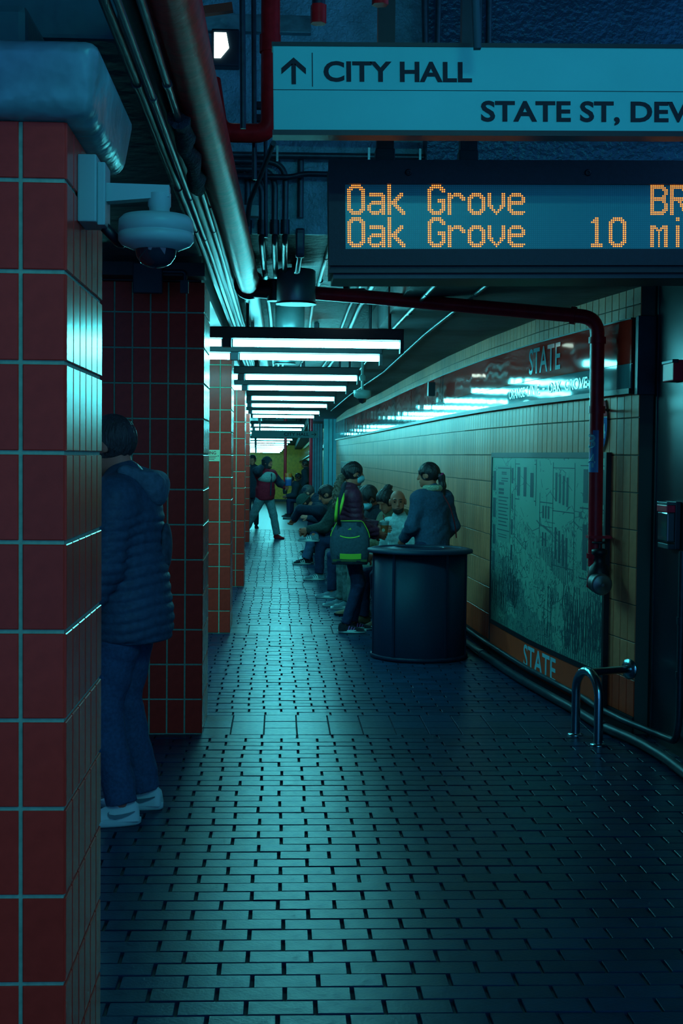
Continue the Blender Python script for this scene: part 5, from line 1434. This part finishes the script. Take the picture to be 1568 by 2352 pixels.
# seated people on the near bench (they face the platform)
white_t = cloth('white tee shirt', (0.36, 0.62, 0.64), bump=0.5, bscale=18)
p4, J4 = person('bald bearded man in a white shirt seated behind the bin, looking at the camera', (1.235, 13.30), 125, 1.70, True, lean=6, head=(2, 50, 0), LW=(-0.12, 0.30, 0.68), RW=(0.14, 0.30, 0.66), skin=sk_m, top=white_t, tt=0.014, hem=0.04, pants=denim_d, shoes=M('brown boot', (0.12, 0.07, 0.04), 0.6),
                sole=m_black, hair=h_blk, hairtype='none', beard=M('short dark beard', (0.05, 0.03, 0.028), 0.8, noise=0.4, nscale=120), res=0.010, face_parts=True, eyes=True)
tan_j = cloth('olive tan hooded jacket', (0.12, 0.12, 0.075))
p5, J5 = person('person with a top bun and tan hooded jacket looking down on the bench', (1.21, 14.0), 112, 1.72, True, lean=4, head=(30, 22, 0), LW=(-0.10, 0.34, 0.66), RW=(0.10, 0.36, 0.66), skin=sk_m, top=tan_j, tt=0.030, hem=0.04, pants=cloth('pale work trousers', (0.13, 0.24, 0.22)), pt=0.02, shoes=M('tan work boot', (0.16, 0.11, 0.06), 0.7),
                sole=m_black, hair=h_blk, hairtype='bun', res=0.010, hood=tan_j)
blk_j = cloth('black track jacket', (0.012, 0.018, 0.030))
p6, J6 = person('seated person with afro hair and lowered mask in a black jacket', (1.13, 14.75), 105, 1.74, True, lean=8, head=(30, 18, 0), LW=(-0.08, 0.36, 0.66), RW=(0.10, 0.36, 0.66), skin=sk_d, top=blk_j, tt=0.028, hem=0.04, pants=cloth('camouflage grey trousers', (0.09, 0.17, 0.17), noise=0.6, nscale=22), shoes=grey_s, sole=white_sole,
                hair=h_blk, hairtype='afro', mask=mask_m, res=0.011, collar=blk_j)
p7, J7 = person('short haired man with a turquoise collar seated with his back half turned', (1.04, 15.5), 62, 1.70, True, lean=10, head=(16, -14, 0), LW=(-0.10, 0.36, 0.66), RW=(0.10, 0.36, 0.66), skin=sk_l, top=cloth('dark blue jacket', (0.014, 0.040, 0.065)), tt=0.03, hem=0.04, pants=denim_d, shoes=grey_s, sole=white_sole,
                hair=h_blk, hairtype='short', res=0.012, collar=cloth('turquoise collar', (0.09, 0.32, 0.40)))
olive = cloth('dark olive jacket', (0.022, 0.050, 0.050), bump=0.6, bscale=20)
p8, J8 = person('person in a dark olive jacket with clasped hands and one foot on the knee', (0.98, 18.0), 90, 1.74, True, lean=28, head=(10, 0, 0), LW=(-0.05, 0.60, 0.66), RW=(0.05, 0.60, 0.64), LA=(-0.10, 0.44, 0.085), RA=(-0.16, 0.52, 0.60), rk=(1, .5, .1), skin=sk_m, top=olive, tt=0.032, hem=0.04, pants=denim_d, pt=0.016,
                shoes=grey_s, sole=white_sole, stripe=white_s, hair=h_blk, hairtype='short', res=0.012, hcurl=0.7)
p9, J9 = person('man in a green beanie hunched forward over a phone', (0.96, 20.6), 92, 1.74, True, lean=52, head=(26, -8, 0), LW=(-0.05, 0.74, 0.68), RW=(0.06, 0.74, 0.66), LA=(-0.11, 0.55, 0.085), RA=(0.13, 0.50, 0.085), skin=sk_m, top=cloth('navy sweater', (0.012, 0.030, 0.060)), tt=0.026, hem=0.03, pants=denim, pt=0.020,
                shoes=black_s, sole=white_sole, stripe=white_s, hair=h_blk, hairtype='short', cap=('beanie', cloth('moss green knit', (0.035, 0.085, 0.080), noise=0.3, nscale=120, bump=0.6, bscale=160)), res=0.012, beard=MATS['short dark beard'], palm=((0.3, 0, 1), (-0.3, 0, 1)))
p10, J10 = person('man with a dark flat cap and hooded parka bowed forward beyond the beanie wearer', (0.98, 22.7), 92, 1.74, True, lean=42, head=(20, -14, 0), LW=(-0.10, 0.5, 0.62), RW=(0.10, 0.5, 0.62), skin=sk_l, top=cloth('navy parka', (0.014, 0.034, 0.062)), tt=0.045, hem=0.04, pants=denim_d, shoes=black_s, sole=white_sole,
                hair=h_brn, hairtype='short', cap=('peak', cloth('navy cap', (0.016, 0.030, 0.055))), hood=MATS['navy parka'], res=0.014)
# far group
dk1 = cloth('far dark coat', (0.014, 0.030, 0.050)); dk2 = cloth('far charcoal coat', (0.020, 0.034, 0.044))
person('far seated man in a dark coat, left of the two on the far bench', (0.72, 40.6), 95, 1.74, True, lean=28, head=(22, 0, 0), LW=(-0.08, 0.5, 0.62), RW=(0.08, 0.5, 0.62), skin=sk_d, top=dk1, tt=0.04, hem=0.05, pants=denim_d, shoes=black_s, sole=black_s, hair=h_blk, cap=('peak', dk2), res=0.018, hands=True, zoff=zf(41), hairtype='short')
person('far seated man with a bare head, right of the two on the far bench', (0.80, 42.2), 100, 1.74, True, lean=14, head=(14, 10, 0), LW=(-0.08, 0.42, 0.62), RW=(0.08, 0.42, 0.62), skin=sk_d, top=dk2, tt=0.04, hem=0.05, pants=denim_d, shoes=black_s, sole=white_sole, hair=h_blk, res=0.018, zoff=zf(42), hairtype='short')
person('far standing man in a black peaked cap and dark coat', (0.83, 41.2), 70, 1.72, False, head=(4, 8, 0), skin=sk_d, top=dk1, tt=0.04, hem=0.2, pants=denim_d, shoes=black_s, sole=black_s, hair=h_blk, cap=('peak', blk_j), res=0.018, zoff=zf(41.2), hairtype='short')
person('far standing person in a grey knit hat behind the capped man', (0.99, 43.0), 80, 1.72, False, head=(4, 0, 0), skin=sk_d, top=dk2, tt=0.04, hem=0.2, pants=denim_d, shoes=black_s, sole=black_s, hair=h_blk, cap=('beanie', cloth('grey knit', (0.10, 0.20, 0.24))), res=0.018, zoff=zf(43), hairtype='short')
person('dark figure in a hooded coat half hidden behind the farthest pillar', (-0.60, 30.5), 178, 1.66, False, head=(4, 0, 0), skin=sk_m, top=dk1, tt=0.04, hem=0.2, pants=cloth('dark trousers', (0.014, 0.030, 0.045)), shoes=black_s, sole=black_s, hair=h_blk, res=0.018, hairtype='short')

# walking man
wj = cloth('maroon and grey track jacket', (0.30, 0.012, 0.035))
p14, J14 = person('man walking in a maroon jacket and grey trousers with a phone at his ear', (-0.275, 26.8), -142, 1.62, False, lean=2, head=(6, 22, 0), LW=(-0.32, 0.26, 1.03), RW=(0.15, 0.10, 1.42), LA=(-0.15, 0.20, 0.08), RA=(0.32, -0.26, 0.11), re=(1.0, 0.1, -.9), le=(-.7, -1, -.3),
                skin=sk_m, top=wj, tt=0.036, hem=0.10, pants=cloth('grey sweat trousers', (0.11, 0.24, 0.28)), pt=0.026, shoes=cloth('red shoe', (0.30, 0.01, 0.02)), sole=MATS['red shoe'], hair=h_blk, hairtype='short', cap=('hoodup', cloth('dark raised hood', (0.02, 0.03, 0.045))), res=0.012, shoe_pitch=(0, -0.35), beard=MATS['short dark beard'], bulk=1.18)
mesh_obj('chest_panel', [sdf_mesh([ell(J14['chest'] + V3(0, 0.012, 0.02), V3(0.215, 0.180, 0.14), J14['U'], 0.01, (tuple(J14['chest'] + V3(0, 0, -0.045)), (0, 0.25, 1)))], 0.009)], cloth('pale grey panel', (0.22, 0.40, 0.40)), p14)
mesh_obj('zip_placket', [sdf_mesh([cone(J14['chest'] + V3(0.0, 0.188, 0.09), J14['pel'] + V3(0.0, 0.178, 0.0), 0.014, 0.014, 0.01)], 0.007)], cloth('navy placket', (0.02, 0.04, 0.07)), p14)
navy_sl = cloth('navy sleeve', (0.020, 0.040, 0.070))
for a_, b_ in (('shL', 'elL'), ('shR', 'elR')):
    w_ = J14['wr' + a_[-1]]
    f_ = (J14[b_] - w_) / np.linalg.norm(J14[b_] - w_)
    mesh_obj('sleeve', [sdf_mesh([cone(J14[a_], J14[b_], 0.090, 0.078, 0.03), cone(J14[b_], w_, 0.078, 0.062, 0.03, (tuple(w_ + f_ * 0.015), tuple(f_)))], 0.011)], navy_sl, p14)

# ================================================================== THINGS PEOPLE HOLD
# shoulder bag of the masked woman, hanging on the camera side
bg = thing('shoulder_bag', 'grey sports shoulder bag with neon green trim carried by the masked woman', 'bag', (0.655, 12.385, 0.655))
m_bag = cloth('slate bag fabric', (0.040, 0.075, 0.105), bump=0.3)
m_bag2 = cloth('dark bag fabric', (0.014, 0.030, 0.050))
m_neon = M('neon green trim', (0.28, 0.62, 0.05), 0.6)
def bag_outline(z):
    t_ = z / 0.40
    return 0.175 * (0.93 + 0.12 * math.sin(math.pi * min(1, t_ * 1.1))) * (1 - 0.30 * max(0, (t_ - 0.62) / 0.38) ** 2)
vs = []; fs = []; nz = 14; nq = 20
for i in range(nz + 1):
    z = 0.40 * i / nz
    w = bag_outline(z); dd = 0.085 * math.sin(math.pi * (0.18 + 0.74 * i / nz)) ** 0.6
    for k in range(nq):
        q = 2 * math.pi * k / nq
        cx_, sy_ = math.cos(q), math.sin(q)
        vs.append((w * math.copysign(abs(cx_) ** 0.6, cx_), dd * math.copysign(abs(sy_) ** 0.7, sy_), z))
fs = [(i * nq + k, i * nq + (k + 1) % nq, (i + 1) * nq + (k + 1) % nq, (i + 1) * nq + k) for i in range(nz) for k in range(nq)] + [tuple(range(nq))[::-1], tuple(nz * nq + k for k in range(nq))]
MB().add(vs, fs, True).obj('body', m_bag, bg)
def front(z): return -0.085 * math.sin(math.pi * (0.18 + 0.74 * z / 0.40)) ** 0.6 - 0.004
def patch(mb, x0, x1, z0, z1, n=6, sag=0.0, e=0.0):
    vs = []
    for i in range(n + 1):
        x = x0 + (x1 - x0) * i / n; sg = -sag * (1 - ((2 * i / n) - 1) ** 2)
        for z in (z0, z1): vs.append((x, front(z) - e, z + sg))
    mb.add(vs, [(2 * i, 2 * i + 2, 2 * i + 3, 2 * i + 1) for i in range(n)])
b1 = MB(); patch(b1, -0.095, 0.10, 0.055, 0.105, 6, 0.004); b1.obj('neon_patch', m_neon, bg)
b1 = MB(); patch(b1, -0.095, 0.085, 0.262, 0.272, 8, 0.018); b1.obj('pocket_piping', m_neon, bg)
b1 = MB(); patch(b1, -0.16, 0.155, 0.030, 0.05, 6); b1.obj('base_panel', M('olive base', (0.07, 0.14, 0.05), 0.7), bg)
MB().tube([(-bag_outline(z) * 1.0, -0.03, z) for z in np.arange(0.26, 0.40, 0.02)] + [(-0.10, -0.05, 0.402), (0.10, -0.05, 0.402)] + [(bag_outline(z), -0.03, z) for z in np.arange(0.39, 0.25, -0.02)], 0.004, 6).obj('edge_piping', m_neon, bg)
for x in (-0.105, 0.075):
    b1 = MB(); patch(b1, x - 0.018, x + 0.022, 0.03, 0.385, 2, 0, 0.003); b1.obj('webbing', m_bag2, bg)
lg = MB()
for k in range(3):
    x_ = -0.02 + 0.010 * k; h_ = 0.006 + 0.006 * k
    lg.add([(x_, front(0.335) - 0.003, 0.322), (x_ + 0.008, front(0.335) - 0.003, 0.322), (x_ + 0.004, front(0.335) - 0.003, 0.322 + h_), (x_ - 0.004 + 0.001, front(0.335) - 0.003, 0.322 + h_ * 0.8)], [(0, 1, 2, 3)])
lg.obj('logo_mark', m_neon, bg)
def ribbon(pts, w, mat, name, parent):
    vs = []
    for (x, yv, z), ww in zip(pts, w): vs += [(x - ww, yv, z), (x + ww, yv, z)]
    o = MB().add(vs, [(2 * i, 2 * i + 1, 2 * i + 3, 2 * i + 2) for i in range(len(pts) - 1)], True).obj(name, mat, parent)
    m = o.modifiers.new('thick', 'SOLIDIFY'); m.thickness = 0.006
ribbon([(-0.10, -0.075, 0.37), (-0.125, -0.10, 0.46), (-0.115, -0.10, 0.55), (-0.08, -0.07, 0.66), (-0.05, 0.0, 0.755)], [0.016, 0.02, 0.022, 0.02, 0.018], m_bag2, 'strap', bg)
ribbon([(-0.135, -0.088, 0.39), (-0.135, -0.112, 0.46), (-0.128, -0.112, 0.55), (-0.118, -0.095, 0.62)], [0.012, 0.014, 0.012, 0.003], m_neon, 'strap_lining', bg)
ribbon([(-0.098, -0.10, 0.46), (-0.088, -0.112, 0.53), (-0.072, -0.10, 0.60), (-0.062, -0.085, 0.66)], [0.004, 0.012, 0.013, 0.003], m_neon, 'strap_lining', bg)

# iced coffee cup
cu = thing('iced_coffee_cup', 'clear iced coffee cup with a red straw above the trash barrel', 'cup', (1.00, 12.74, 0.90))
MB().lathe([(0.030, 0), (0.040, 0.10)], 20).obj('drink', M('iced coffee', (0.34, 0.10, 0.03), 0.3), cu)
MB().lathe([(0.0405, 0.10), (0.043, 0.128)], 20).obj('clear_rim', M('frosted cup', (0.20, 0.32, 0.32), 0.3), cu)
MB().lathe([(0.045, 0.126), (0.046, 0.134), (0.036, 0.142)], 20).obj('lid', M('clear lid', (0.24, 0.38, 0.38), 0.3), cu)
MB().tube([(0, 0, 0.13), (-0.012, 0, 0.20)], 0.004, 8).obj('straw', M('red straw', (0.5, 0.02, 0.02), 0.4), cu)
MB().lathe([(0.016, 0), (0.016, 0.002)], 14, (-0.012, -0.0345, 0.055), (-0.25, -1, -0.1)).obj('round_mark', M('cup mark', (0.35, 0.40, 0.30), 0.5), cu)
# phones
def phone(label, loc, T):
    t = thing('mobile_phone', label, 'phone', loc)
    t.rotation_euler = T
    MB().box(-0.036, 0.036, -0.075, 0.075, -0.004, 0.004, c=0.002).obj('case', m_black, t)
    MB().box(-0.033, 0.033, -0.071, 0.071, 0.004, 0.005).obj('screen', m_black_g, t)
pm = (to_world(p9, J9['wrL']) + to_world(p9, J9['wrR'])) / 2
phone('black phone held out by the hunched beanie wearer', (pm.x - 0.085, pm.y - 0.01, pm.z + 0.02), (0, R(-20), R(90)))
pw_ = to_world(p14, J14['wrR'])
phone('black phone held to the walking man\'s ear', (pw_.x + 0.02, pw_.y - 0.05, pw_.z + 0.07), (R(80), 0, R(30)))
# crisp packet
pc = to_world(p14, J14['wrL'])
cb = thing('crisp_packet', 'orange and blue crisp packet in the walking man\'s hand', 'packet', (pc.x + 0.05, pc.y - 0.06, pc.z + 0.02), R(10))
def pillow(z0, z1, w, d):
    vs = []; n = 8
    for i in range(n + 1):
        z = z0 + (z1 - z0) * i / n
        dd = d * (0.25 + 0.75 * math.sin(math.pi * min(1, max(0, (z + 0.0) / 0.26))))
        vs += [(-w, 0, z), (-w * 0.5, -dd, z), (w * 0.5, -dd, z), (w, 0, z), (w * 0.5, dd, z), (-w * 0.5, dd, z)]
    fs = [(6 * i + k, 6 * i + (k + 1) % 6, 6 * i + 6 + (k + 1) % 6, 6 * i + 6 + k) for i in range(n) for k in range(6)] + [(5, 4, 3, 2, 1, 0), tuple(6 * n + k for k in range(6))]
    return MB().add(vs, fs, True)
pillow(0.0, 0.13, 0.07, 0.03).obj('blue_half', M('packet blue', (0.03, 0.14, 0.42), 0.3), cb)
pillow(0.13, 0.17, 0.07, 0.03).obj('white_band', M('packet white', (0.45, 0.6, 0.62), 0.3), cb)
pillow(0.17, 0.25, 0.072, 0.03).obj('orange_half', M('packet orange', (0.75, 0.16, 0.02), 0.3), cb)
